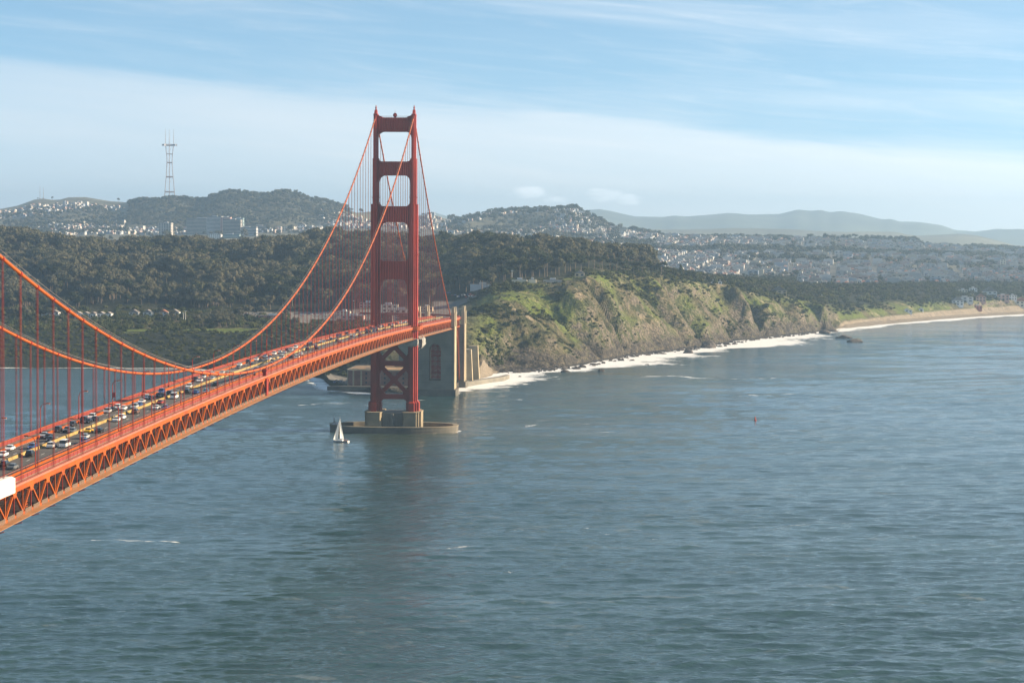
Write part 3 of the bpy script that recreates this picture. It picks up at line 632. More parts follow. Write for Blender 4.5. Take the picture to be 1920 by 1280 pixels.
# white containment shed hung on the ocean-side railing
mb = MB(); y0, y1 = -1052., -1016.; z = dz(-1018)
mb.prism([(12.6, z-1.2), (15.1, z-1.4), (15.1, z+2.2), (14.2, z+2.6), (12.6, z+2.6)], 'y', y0, y1)
for yy in np.arange(y0+3, y1, 5): mb.prism([(15.1, z-1.4), (15.2, z-1.4), (15.2, z+2.15), (15.1, z+2.15)], 'y', yy, yy+.18)
tag(mb.build('containment_shed', SAIL), 'white boxy work enclosure hung over the near railing at the left edge', 'enclosure')

# ---- south tower
def zt(py): return float(aty(741, py, -6)[2])
SEC = [  # z0, z1, inner, outer, half length along the bridge
    (14.6, 20.6, 9.0, 18.2, 11.6), (22.0, 162.9, 10.2, 16.75, 10.0), (162.9, 195.4, 11.3, 15.75, 8.2), (195.4, 226.0, 12.0, 15.2, 6.8)]
def leg_poly(a, b_, h):
    w = b_-a; c = .15*w; e1, e2_ = .36*h, .64*h     # stepped, fluted plan
    q = [(a, -h+e2_), (a+c, -h+e2_), (a+c, -h+e1), (a+2*c, -h+e1), (a+2*c, -h), (b_-2*c, -h), (b_-2*c, -h+e1), (b_-c, -h+e1), (b_-c, -h+e2_), (b_, -h+e2_)]
    return q+[(x, -y) for x, y in q[::-1]]
for s in (-1, 1):
    mb = MB()
    for z0, z1, a, b_, h in SEC:
        mb.prism([(s*x, y) for x, y in leg_poly(a, b_, h)], 'z', z0, z1)
    # sloped pedestal shoulder
    lo = leg_poly(9.0, 18.2, 11.6); up = leg_poly(10.2, 16.75, 10.0); n = len(lo)
    mb.add([(s*x, y, 20.6) for x, y in lo]+[(s*x, y, 22.0) for x, y in up], [(i, (i+1) % n, n+(i+1) % n, n+i) for i in range(n)])
    mb.build('tower_leg', ORG_T, BR)
    for z, sc in ((zt(371), 1.09), (zt(478), 1.07)):
        a, b_, h = (11.3, 15.75, 8.2) if z > 163 else (10.2, 16.75, 10.0); c0 = (a+b_)/2
        mb = MB().prism([(s*(c0+(x-c0)*(1+.16*(sc-1)/.09)), y*1.08) for x, y in leg_poly(a, b_, h)], 'z', z, z+.35)
        for q in leg_poly(a, b_, h): mb.box(s*(c0+(q[0]-c0)*1.14)-.05, s*(c0+(q[0]-c0)*1.14)+.05, q[1]*1.07-.05, q[1]*1.07+.05, z+.35, z+1.5)
        mb.build('gallery', ORG_T, BR)
    # saddle housing, finial and small railing on the leg top
    mb = MB().box(s*13.6-1.5, s*13.6+1.5, -4.4, 4.4, 226, 227.2).prism([(-4, 227.2), (4, 227.2), (1.3, 230.2), (-1.3, 230.2)], 'x', s*13.7-.9, s*13.7+.9)
    mb.build('saddle_housing', ORG_T, BR)
    MB().lathe([(.55, 0), (.45, 1.6), (.75, 1.7), (.75, 2.1), (.3, 2.3), (.25, 3.3), (.05, 3.5)], (s*13.7, 0, 230.1), 10).build('finial_lamp', ORG_T, BR)
def portal(z0, z1, xi_up, xi_dn, half, rt, rb, ribs):
    """strut between the legs from z0 to z1, fluted faces, rounded brackets into the openings above and below"""
    mb = MB().box(-xi_dn-.2, xi_dn+.2, -half, half, z0, z1)
    pitch = (2*xi_dn-1.2)/ribs
    for i in range(ribs):
        x = -xi_dn+.6+pitch*(i+.5)
        for sy in (-1, 1): mb.prism([(x-pitch*.31, sy*half), (x-pitch*.16, sy*(half+.42)), (x+pitch*.16, sy*(half+.42)), (x+pitch*.31, sy*half)], 'z', z0+.25, z1-.3)
    for s in (-1, 1):
        if rb:      # brackets under the strut
            pts = [(s*(xi_dn+.15), z0+.01), (s*(xi_dn+.15), z0-rb[1])]+[(s*(xi_dn-rb[0]*(1-math.cos(a))), z0-rb[1]*(1-math.sin(a))) for a in np.linspace(0, math.pi/2, 8)]
            mb.prism(pts, 'y', -half*.92, half*.92)
        if rt:      # brackets on top of the strut
            pts = [(s*(xi_up+.15), z1-.01), (s*(xi_up+.15), z1+rt[1])]+[(s*(xi_up-rt[0]*(1-math.cos(a))), z1+rt[1]*(1-math.sin(a))) for a in np.linspace(0, math.pi/2, 7)]
            mb.prism(pts, 'y', -half*.92, half*.92)
    return mb.build('portal_strut', ORG_T, BR)
portal(214.6, 224.6, 12.0, 12.0, 4.0, None, (4.4, 4.2), 13)
portal(183.4, 193.3, 12.0, 11.3, 4.6, (3.2, 2.6), (4.4, 4.6), 13)
portal(150.0, 161.4, 11.3, 10.2, 5.4, (3.0, 3.0), (4.6, 4.6), 12)
portal(109.2, 122.2, 10.2, 10.2, 5.6, (2.8, 2.4), (3.6, 14.0), 12)
# railing, beacon ball and ladder house on the top strut
mb = MB()
for sy in (-3.9, 3.9):
    mb.box(-12, 12, sy-.05, sy+.05, 225.6, 225.7)
    for x in np.arange(-12, 12.1, 2.): mb.box(x-.05, x+.05, sy-.05, sy+.05, 224.6, 225.65)
for s in (-1, 1): mb.prism([(s*12.0, 224.6), (s*12.0, 226.3), (s*9.0, 225.2), (s*9.0, 224.6)], 'y', -3.4, 3.4)
mb.build('top_railing', ORG_T, BR)
MB().lathe([(0.02, 0), (.6, .1), (1.25, .8), (1.5, 1.7), (1.25, 2.6), (.6, 3.3), (.1, 3.45), (.06, 5.5), (.0, 5.6)], (0, 0, 224.7), 14).build('beacon_ball', ORG_T, BR, True)
# bracing under the deck
def brace(x0, z0, x1, z1, w=3.0, h=3.4): MB().bar((x0, 0, z0), (x1, 0, z1), h, w, up=(1, 0, 0) if abs(x1-x0) < .1 else (0, 0, 1)).build('cross_brace', ORG_T, BR)
for z0, z1 in ((23.0, 26.6), (46.8, 50.4)):
    mb = MB().box(-10.4, 10.4, -2.9, 2.9, z0, z1)
    for s in (-1, 1): mb.prism([(s*10.3, z0), (s*10.3, z0-2.6), (s*7.4, z0)], 'y', -2.8, 2.8).prism([(s*10.3, z1), (s*10.3, z1+5.5), (s*6.2, z1)], 'y', -2.7, 2.7).prism([(s*10.3, z0), (s*10.3, z0-5.5*(z0 > 40)-.01), (s*6.4, z0)], 'y', -2.6, 2.6)
    mb.build('lower_strut', ORG_T, BR)
for za, zb in ((26.4, 47.2), (50.2, 71.0)):
    brace(-10.4, za, 10.4, zb); MB().bar((-10.4, 0, zb), (10.4, 0, za), 3.3, 3.0).build('cross_brace', ORG_T, BR)
    zc = (za+zb)/2; MB().box(-2.6, 2.6, -1.8, 1.8, zc-2.6, zc+2.6).build('gusset_plate', ORG_T, BR)
# walkway bays round the legs and the tarps slung under the deck
for s in (-1, 1):
    z = dz(0)
    MB().prism([(s*12.3, -13.0), (s*17.6, -12.0), (s*19.4, -10.8), (s*19.4, 10.8), (s*17.6, 12.0), (s*12.3, 13.0)], 'z', z-1.7, z-.05).build('tower_balcony', ORG, BR)
    mb = MB()
    pl = [(12.3, -13.0), (17.6, -12.0), (19.4, -10.8), (19.4, 10.8), (17.6, 12.0), (12.3, 13.0)]
    for p, q in zip(pl[:-1], pl[1:]): mb.bar((s*p[0], p[1], z+1.35), (s*q[0], q[1], z+1.35), .15, .15).bar((s*p[0], p[1], z+.6), (s*q[0], q[1], z+.6), .06, 1.1)
    mb.build('balcony_railing', ORG, BR)
def tarp(x0, x1, y0, y1, z0, z1, seed, label):
    bm = bmesh.new(); bmesh.ops.create_cube(bm, size=1); bmesh.ops.subdivide_edges(bm, edges=bm.edges[:], cuts=7, use_grid_fill=True)
    for v in bm.verts:
        p = v.co; q = np.array([p.x*4+seed, p.y*4]); w = float(fbm(np.array(p.x*5+seed+p.z*2), np.array(p.y*5+p.z*3), 3))
        sag = (1-abs(p.x*2)**2)*(-p.z+.5)
        v.co = Vector(((x0+x1)/2+(x1-x0)*(p.x+w*.06), (y0+y1)/2+(y1-y0)*(p.y+w*.05), (z0+z1)/2+(z1-z0)*(p.z+w*.28-sag*.35*(p.z < .2))))
    me = bpy.data.meshes.new('work_tarp'); bm.to_mesh(me); bm.free(); me.materials.append(TARP)
    return tag(link('work_tarp', me), label, 'tarp')
tarp(8.5, 18.0, -13, -6, 62.6, 66.6, 1.3, 'pale grey work tarp slung under the deck at the near side of the tower leg')
tarp(-9, 8.2, -14, -7, 64.0, 66.6, 5.1, 'long pale tarp slung beneath the deck between the two tower legs')
tarp(11.5, 18.5, 17, 45, 59.8, 65.6, 9.7, 'grey-white tarp hanging under the side span just past the tower')
# concrete pier and fender ring
PIER = thing('tower_pier', 'stepped concrete pier standing under the red bridge tower', 'pier')
PCON = paint('pier_concrete', (.25, .20, .125), .9, .2, .08, bump=.2, col2=(.15, .12, .078))
for s in (-1, 1):
    mb = MB(); q = [(7.6, -14.6), (8.6, -16.4), (17.4, -16.4), (17.4, -12.8), (18.8, -12.8), (18.8, -8.4), (20.2, -8.4)]
    poly = q+[(x, -y) for x, y in q[::-1]]
    mb.prism([(s*x, y) for x, y in poly], 'z', -6, 13.7).prism([(s*(13.7+(x-13.7)*1.03), y*1.03) for x, y in poly], 'z', 13.7, 14.6); mb.build('pier_block', PCON, PIER)
mb = MB().box(-7.6, 7.6, -12.4, 12.4, -6, 13.2).box(-7.6, 7.6, -12.7, 12.7, 13.2, 14.0)
for x in np.arange(-6.6, 7, 1.9): mb.box(x-.35, x+.35, -12.9, -12.35, -5, 13.1).box(x-.35, x+.35, 12.35, 12.9, -5, 13.1)
mb.box(-.9, .9, -14.6, -12.2, -5, 13.4); mb.build('pier_web', CONCG, PIER)
mb = MB()
for x in np.arange(-7.5, 7.6, .75): mb.box(x-.03, x+.03, -12.3, -12.24, 14, 15.1)
mb.box(-7.5, 7.5, -12.32, -12.22, 15.05, 15.15); mb.build('pier_railing', STEELB, PIER)
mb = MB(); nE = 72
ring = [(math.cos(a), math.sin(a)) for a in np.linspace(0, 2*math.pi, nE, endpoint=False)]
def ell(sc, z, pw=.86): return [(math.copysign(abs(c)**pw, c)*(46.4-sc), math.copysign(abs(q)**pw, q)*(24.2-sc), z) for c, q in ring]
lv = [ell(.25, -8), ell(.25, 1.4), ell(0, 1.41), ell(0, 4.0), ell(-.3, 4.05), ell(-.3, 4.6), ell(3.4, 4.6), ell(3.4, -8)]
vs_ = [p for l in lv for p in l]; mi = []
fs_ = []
for i in range(len(lv)-1): fs_ += [(i*nE+k, i*nE+(k+1) % nE, (i+1)*nE+(k+1) % nE, (i+1)*nE+k) for k in range(nE)]; mi += [1 if i < 3 else 0]*nE  # wet tone at waterline; above it, outer wall's shade put into the same colour
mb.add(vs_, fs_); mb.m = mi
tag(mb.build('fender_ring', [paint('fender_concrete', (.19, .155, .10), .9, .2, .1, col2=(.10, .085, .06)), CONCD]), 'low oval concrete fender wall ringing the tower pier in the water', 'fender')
mb = MB()
for x, y, h in ((-44, 3, 4.2), (-43.2, -1, 2.2), (-41.5, -6, 1.6), (-40, 8, 2.0)): mb.box(x-.25, x+.25, y-.25, y+.25, 4.6, 4.6+h).box(x-.5, x+.5, y-.5, y+.5, 4.6+h, 4.6+h+.35)
mb.box(-44.3, -39.7, -6.4, 8.4, 4.6, 4.75)
tag(mb.build('fog_signal', STEELB), 'small dark fog signal equipment on the left tip of the fender wall', 'fog signal')
ORD = ['first', 'second', 'third', 'fourth', 'fifth', 'sixth', 'seventh', 'eighth', 'ninth', 'tenth', 'eleventh', 'twelfth', 'thirteenth', 'fourteenth', 'fifteenth', 'sixteenth', 'seventeenth', 'eighteenth', 'nineteenth', 'twentieth',
       'twenty-first', 'twenty-second', 'twenty-third', 'twenty-fourth', 'twenty-fifth', 'twenty-sixth', 'twenty-seventh', 'twenty-eighth', 'twenty-ninth', 'thirtieth', 'thirty-first', 'thirty-second', 'thirty-third', 'thirty-fourth', 'thirty-fifth', 'thirty-sixth', 'thirty-seventh', 'thirty-eighth', 'thirty-ninth', 'fortieth']
# ------------------------------------------------------------------ pylons, arch, anchorage, fort
def arch_wall(mb, x0, x1, y0, y1, z0, z1, ax0, ax1, az0, az1):
    """a wall across the bridge with a round-headed opening"""
    n = 10; r = (ax1-ax0)/2; cx_ = (ax0+ax1)/2
    mb.box(x0, ax0, y0, y1, z0, z1); mb.box(ax1, x1, y0, y1, z0, z1); mb.box(ax0, ax1, y0, y1, z0, az0)
    arc = [(cx_-r*math.cos(a), az1-r+r*math.sin(a)) for a in np.linspace(0, math.pi, n)]
    for (xa, za), (xb, zb) in zip(arc[:-1], arc[1:]): mb.prism([(xa, za), (xb, zb), (xb, z1), (xa, z1)], 'y', y0, y1)
def pylon(y0, y1, xw, zd, top, op, label):
    P = thing('concrete_pylon', label, 'pylon', (0, 0, 0), group='concrete pylons at the south end of the bridge')
    mb = MB(); arch_wall(mb, -xw, xw, y0, y1, 5.5, zd, *op); mb.build('pylon_wall', CONCG, P)
    for s in (-1, 1):
        mb = MB()
        for k, (e, z0, z1) in enumerate(((0, 5.5, zd+.02), (.0, zd, top-4.5), (-.5, top-4.5, top))):
            if k == 0: mb.prism([(s*(xw+.003), y0-.5), (s*(xw+1.1), y0-.5), (s*(xw+1.1), y0+2.6), (s*(xw+.7), y0+2.6), (s*(xw+.7), y1-2.6), (s*(xw+1.1), y1-2.6), (s*(xw+1.1), y1+.5), (s*(xw+.003), y1+.5)], 'z', z0, z1)
            else: mb.box(*sorted((s*(xw-2.2-e), s*(xw+1.1+e))), y0-.5-e, y0+5.2+e, z0, z1).box(*sorted((s*(xw-2.2-e), s*(xw+1.1+e))), y1-5.2-e, y1+.5+e, z0, z1)
        mb.build('pylon_pillar', CONC, P)
    MB().prism([(-xw-2.2, y0-1.8), (xw+2.2, y0-1.8), (xw+3.4, y0+2), (xw+3.4, y1-2), (xw+2.2, y1+2), (-xw-2.2, y1+2)], 'z', -4, 5.5).build('plinth', CONCD, P)
    for i, z in enumerate(np.arange(12, zd-4, 6.1)):
        for xa, xb in ((-xw, op[0]-.3), (op[1]+.3, xw)): MB().box(xa, xb, y0-.06, y0-.01, z, z+.16).build('pour_joint', CONCD, P)
pylon(335, 357, 16.4, 60.5, 77.6, (-5.3, 5.4, 13.5, 45.6), 'near concrete pylon with a tall arched opening where the cables reach the deck')
pylon(438, 458, 17.6, 58.6, 75.2, (-5.3, 5.4, 13.5, 43.0), 'farther concrete pylon beyond the steel arch, against the grassy bluff')
def arch_z(y): f = (y-397.5)/40.; return 55-44*f*f
for s in (-1, 1):
    ya = np.linspace(357.5, 437.5, 17); mb = MB()
    for y0, y1 in zip(ya[:-1], ya[1:]):
        mb.bar((s*13.7, y0, arch_z(y0)), (s*13.7, y1, arch_z(y1)), 1.1, 1.1).bar((s*13.7, y0, arch_z(y0)-4.2), (s*13.7, y1, arch_z(y1)-4.2), 1.1, 1.1).bar((s*13.7, y0, arch_z(y0)-4.2), (s*13.7, y1, arch_z(y1)), .5, .5)
    mb.build('arch_rib', ORG, BR)
    for y in ya[1:-1:2]:
        if dz(y)+TBOT-arch_z(y) > 1.5: MB().box(s*13.7-.4, s*13.7+.4, y-.4, y+.4, arch_z(y), dz(y)+TBOT).build('spandrel_column', ORG, BR)
for y in np.linspace(362, 433, 9):
    MB().bar((-13.3, y, arch_z(y)-4), (13.3, y, arch_z(y)), .6, .6).bar((13.3, y, arch_z(y)-4), (-13.3, y, arch_z(y)), .6, .6).bar((-13.3, y, arch_z(y)-2), (13.3, y, arch_z(y)-2), .5, .5).build('arch_brace', ORG_T, BR)
for y in (361.5, 371.):
    mb = MB()
    for i, z in enumerate(np.arange(10, 52, 4.6)):
        for x in np.arange(-9, 9, 4.5): mb.bar((x, y, z), (x+4.5, y, z+4.6), .42, .42, up=(0, 1, 0)).bar((x+4.5, y, z), (x, y, z+4.6), .42, .42, up=(0, 1, 0))
        mb.bar((-13.4, y, z), (13.4, y, z), .7, .55)
    for x in (-9, -4.5, 0, 4.5, 9): mb.box(x-.3, x+.3, y-.3, y+.3, 8, 57)
    mb.build('sway_lattice', ORG_T, BR)
ANC = thing('anchorage_block', 'pale concrete anchorage with sunlit buttresses at the foot of the bluff', 'anchorage')
MB().box(-24, 18.5, 466, 545, 2, 30.5).build('anchorage_wall', CONCG, ANC)
for (ya, yb, xa, zt_) in ((470, 478, 22.4, 33.5), (500, 509, 26.6, 35.5)):
    MB().prism([(18.0, 2.5), (xa+1.6, 2.5), (xa, zt_), (18.0, zt_)], 'y', ya, yb).build('buttress', CONC, ANC)
for y in (585, 628):
    zz = terr(dx(y), y)[0][0]; MB().box(dx(y)-11, dx(y)+11, y-2, y+2, min(zz, 40)-6, dz(y)-.6).build('viaduct_pier', CONCG, BR)
tag(MB().prism([(20, 452), (50, 535), (54, 562), (50, 563), (45, 538), (14, 456)], 'z', -1, 4.2).build('seawall', CONCG), 'low concrete seawall edging the small sandy flat by the pylons', 'seawall')
FORT = thing('brick_fort', 'old square brick fort on the point, half hidden behind the bridge tower', 'fort', (0, 0, 0))
fp = [(-84, 388), (-78, 382), (-24, 382), (-24, 446), (-84, 452)]; fz = 4.2
MB().prism(fp, 'z', fz-2, fz+14.2).build('fort_wall', BRICK, FORT)
MB().prism([(-54+(x+54)*1.012, 416+(y-416)*1.012) for x, y in fp], 'z', fz+14.2, fz+15.0).build('cornice', CONC, FORT)
MB().prism([(-54+(x+54)*.93, 416+(y-416)*.90) for x, y in fp], 'z', fz+15.0, fz+15.5).build('fort_roof', ROOFT, FORT)
for x in (-83.2, -77.6, -70.5): MB().box(x-.7, x+.7, 381.2 if x > -80 else 387.0, 382.3 if x > -80 else 389.5, fz-1, fz+14.15).build('corner_pilaster', CONC, FORT)
for r in range(3):
    for x in np.arange(-66, -26, 5.6):
        MB().box(x-.75, x+.75, 381.90, 382.4, fz+2.6+r*4.1, fz+4.4+r*4.1).build('embrasure', DARK, FORT)
for i, (x, y) in enumerate(((-60, 405), (-40, 420), (-30, 400))): MB().box(x-4, x+4, y-3, y+3, fz+15.5, fz+18.2).build('stair_house', ROOFT, FORT)
MB().prism([(-100, 372), (-22, 368), (-22, 382), (-86, 384)], 'z', 1.0, 4.8).build('terrace', CONCD, FORT)

# ------------------------------------------------------------------ lamp posts
lm = MB().tube([(0, 0, 0), (0, 0, 7.4), (.25, 0, 8.3), (.9, 0, 8.9), (1.9, 0, 9.1)], [.16, .12, .10, .09, .08], 6).box(-.28, .28, -.28, .28, 0, .5).mesh('pole', ORG_T)
lh = MB().prism([(1.7, 8.85), (3.0, 8.9), (2.9, 9.22), (1.7, 9.25)], 'y', -.2, .2).mesh('lamp_head', ORG)
lg = MB().prism([(1.9, 8.78), (2.9, 8.80), (2.9, 8.9), (1.9, 8.86)], 'y', -.17, .17).mesh('lens', HLIT)
lamp_y = [y for y in np.arange(-895.-45.72*4, -20, 45.72)]
for s, side in ((-1, 'far'), (1, 'near')):
    vis = [y for y in lamp_y if y > (-905 if s < 0 else -990)]
    for y in lamp_y:
        i = vis.index(y) if y in vis else None
        lab = f'{ORD[i]} street lamp from the left along the {side} railing of the bridge' if i is not None else f'street lamp on the {side} railing beyond the left edge'
        L = thing('street_lamp', lab, 'street lamp', (s*11.9, y, dz(y)+.22), 0 if s < 0 else math.pi, 'street lamps along the bridge')
        link('pole', lm, L); h = link('lamp_head', lh, L); link('lens', lg, h)
        if s < 0 and y in vis and vis.index(y) == 2: MB().box(.1, 1.0, -.08, .08, 3.2, 5.0).build('sign_panel', SIGNR, L)
# ------------------------------------------------------------------ vehicles
def car_parts(kind):
    if kind == 'car': prof = [(-2.25, .32), (-2.28, .85), (-1.95, 1.0), (-.95, 1.02), (1.15, 1.02), (2.1, .88), (2.25, .62), (2.22, .32)]; cab = (-1.75, -1.0, .55, 1.3, 1.02, 1.46); w = .88
    elif kind == 'suv': prof = [(-2.3, .4), (-2.34, 1.05), (-2.2, 1.15), (1.0, 1.15), (2.15, 1.02), (2.32, .75), (2.3, .4)]; cab = (-2.2, -1.95, .45, 1.15, 1.15, 1.75); w = .94
    elif kind == 'van': prof = [(-2.7, .4), (-2.72, 1.3), (1.7, 1.3), (2.5, 1.1), (2.72, .8), (2.7, .4)]; cab = (-2.68, -2.6, 1.1, 1.8, 1.3, 2.25); w = 1.0
    else: prof = [(-4.0, .5), (-4.0, .95), (2.2, .95), (2.2, 1.4), (3.6, 1.4), (3.7, .5)]; cab = (2.2, 2.25, 3.3, 3.6, 1.4, 2.5); w = 1.15
    body = MB().prism(prof, 'x', -w, w)
    y0, y1, y2, y3, z0, z1 = cab; wi = w-.08; wt = w-.22
    gl = MB().add([(-wi, y0, z0), (wi, y0, z0), (wi, y3, z0), (-wi, y3, z0), (-wt, y1, z1), (wt, y1, z1), (wt, y2, z1), (-wt, y2, z1)], [(0, 1, 5, 4), (1, 2, 6, 5), (2, 3, 7, 6), (3, 0, 4, 7), (4, 5, 6, 7)])
    rf = MB().add([(-wt-.02, y1-.05, z1+.01), (wt+.02, y1-.05, z1+.01), (wt+.02, y2+.05, z1+.01), (-wt-.02, y2+.05, z1+.01), (-wt+.1, y1+.1, z1+.09), (wt-.1, y1+.1, z1+.09), (wt-.1, y2-.1, z1+.09), (-wt+.1, y2-.1, z1+.09)], [(0, 1, 5, 4), (1, 2, 6, 5), (2, 3, 7, 6), (3, 0, 4, 7), (4, 5, 6, 7)])
    for f in (y0+(y3-y0)*.42, y0+(y3-y0)*.72 if kind != 'car' else y0+(y3-y0)*.60):
        for s in (-1, 1): rf.bar((s*(wi+.005), f, z0), (s*(wt+.01), f, z1), .05, .10)
    if kind == 'truck': rf.box(-1.2, 1.2, -4.0, 2.0, 1.0, 3.4)
    wh = MB().lathe([(.02, -.11), (.33, -.11), (.33, .11), (.02, .11)], n=10); wh = MB().add([(z, x, y+.33) for x, y, z in wh.v], wh.f)
    return body, gl, rf, wh, prof, w
CARM = {}
for kind in ('car', 'suv', 'van', 'truck'):
    body, gl, rf, wh, prof, w = car_parts(kind); ends = (prof[0][0]+.75, prof[-1][0]-.75)
    for cn, mt in CARC.items():
        CARM[kind, cn] = (body.mesh('car_body', mt), rf.mesh('roof', mt))
    CARM[kind] = (gl.mesh('window_glass', GLASS), wh.mesh('wheel', DARK), ends, w, MB().box(-.2, .2, -.04, .04, -.09, .09).mesh('headlight', HLIT), prof[-1][0], max(.62, prof[-2][1]*.85))
def add_car(name, kind, cn, loc, rz, label, cat, group, slope=0.):
    L = thing(name, label, cat, loc, rz, group); L.rotation_euler = (slope, 0, rz)
    bm_, rm_ = CARM[kind, cn]; g_, w_, ends, w, hl, yf, zh = CARM[kind]
    link('car_body', bm_, L); link('roof', rm_, L); link('window_glass', g_, L)
    for s in (-1, 1):
        for e in ends: link('wheel', w_, L, (s*(w-.07), e, 0))
        link('headlight', hl, L, (s*(w-.3), yf, zh))
    return L
def deckpt(px, py, h=.5):
    z = 80.
    for _ in range(25): p = atz(px, py, z+h); z = dz(p[1])
    return p[0], p[1]
V = [(c[0]/4.267, 700+(c[1]+10)/4.267, *c[2:]) for c in [(45, 590, 'white', 'car'), (3, 640, 'white', 'car'), (330, 485, 'silver', 'car'), (262, 497, 'black', 'car'), (370, 520, 'black', 'car'), (370, 570, 'white', 'suv'), (275, 640, 'black', 'suv'), (505, 565, 'white', 'van'), (490, 445, 'black', 'suv'), (565, 440, 'grey', 'car'),
    (690, 340, 'white', 'suv'), (715, 375, 'black', 'car'), (730, 450, 'yellow', 'car'), (795, 450, 'black', 'car'), (670, 497, 'silver', 'car'), (895, 360, 'white', 'car'), (1010, 345, 'white', 'suv'), (890, 265, 'white', 'suv'), (975, 270, 'white', 'car'), (1085, 245, 'blue', 'car'), (1035, 300, 'brown', 'suv'), (1115, 215, 'white', 'car'),
    (1155, 180, 'white', 'car'), (1100, 187, 'black', 'car'), (1250, 165, 'black', 'car'), (1215, 265, 'white', 'car'), (1345, 155, 'black', 'suv'), (1390, 180, 'white', 'van'), (1340, 265, 'blue', 'car'), (1515, 140, 'black', 'suv'), (110, 740, 'grey', 'car'), (835, 280, 'black', 'car'), (640, 355, 'black', 'car')]]
V += [(320+x/12, 660+(y+25)/12, c, k) for x, y, c, k in [(600, 615, 'white', 'car'), (940, 570, 'silver', 'car'), (1140, 440, 'silver', 'car'), (1600, 265, 'white', 'car'), (1800, 262, 'black', 'car'), (430, 880, 'blue', 'car'), (530, 858, 'teal', 'car')]]
V += [(440+x/10.67, 640+(y+22)/10.67, c, k) for x, y, c, k in [(440, 340, 'white', 'car'), (660, 285, 'white', 'car'), (610, 290, 'black', 'car'), (880, 310, 'white', 'van'), (800, 375, 'black', 'car'), (935, 195, 'white', 'car'), (1010, 150, 'red', 'car'), (1245, 100, 'white', 'suv'), (1115, 295, 'black', 'car'), (1385, 230, 'white', 'car'), (1495, 40, 'black', 'suv'), (1495, 145, 'black', 'suv')]]
V += [(600+x/7.385, 560+(y+12)/7.385, c, k) for x, y, c, k in [(40, 580, 'white', 'car'), (85, 575, 'black', 'car'), (140, 545, 'white', 'car'), (190, 570, 'black', 'car'), (255, 580, 'grey', 'car'), (262, 505, 'blue', 'suv'), (405, 490, 'white', 'car'), (455, 505, 'white', 'car'), (425, 515, 'black', 'car'), (510, 440, 'black', 'suv'), (555, 485, 'red', 'car'), (660, 425, 'black', 'car'),
    (715, 405, 'grey', 'car'), (750, 405, 'white', 'car'), (790, 385, 'black', 'car'), (800, 352, 'black', 'suv'), (845, 375, 'white', 'car'), (880, 370, 'silver', 'car'), (905, 352, 'white', 'car'), (945, 335, 'black', 'car'), (1020, 345, 'blue', 'car'), (1070, 325, 'white', 'van'), (1095, 325, 'silver', 'car'), (1130, 315, 'white', 'car'), (1155, 312, 'white', 'car'), (1195, 325, 'grey', 'car'), (880, 420, 'black', 'car')]]
for i in range(16): V.append((793+i*3.4, 606.5-i*.55, random.choice(['white', 'silver', 'black', 'blue', 'red', 'white']), random.choice(['car', 'suv', 'car'])))
for i in range(46):
    V.append((None, -1000+i*21.5+random.uniform(-8, 8), random.choice(['black', 'black', 'grey', 'silver', 'blue', 'white', 'red']), random.choice(['car', 'suv', 'car'])))
LANES = [-8.5, -6.0, -3.4, 1.4, 4.6, 7.7]; placed = []
for px, py, cn, kind in V:
    x, y = deckpt(px, py) if px is not None else (random.choice(LANES), py)
    if y > 420 or y < -1100: continue
    for lx in sorted(LANES, key=lambda q: abs(q-x)):
        if all(not (q[0] == lx and abs(q[1]-y) < 6.8) for q in placed): break
    else: continue
    placed.append((lx, y, cn, kind))
placed.sort(key=lambda q: q[1]); cnt = {}
for lx, y, cn, kind in placed:
    kw = {'car': 'car', 'suv': 'sport utility car', 'van': 'van', 'truck': 'truck'}[kind]; half = 'far lanes beyond' if lx < -1.6 else 'near lanes before'
    key = (cn, kw, half); cnt[key] = cnt.get(key, 0)+1
    add_car('parked_car' if False else ('van' if kind == 'van' else 'car'), kind, cn, (lx, y, dz(y)+.012), math.pi if lx < -1.6 else 0., f'{ORD[cnt[key]-1]} {cn} {kw} from the left in the {half} the yellow barrier', 'van' if kind == 'van' else 'car', 'traffic on the bridge', 0)

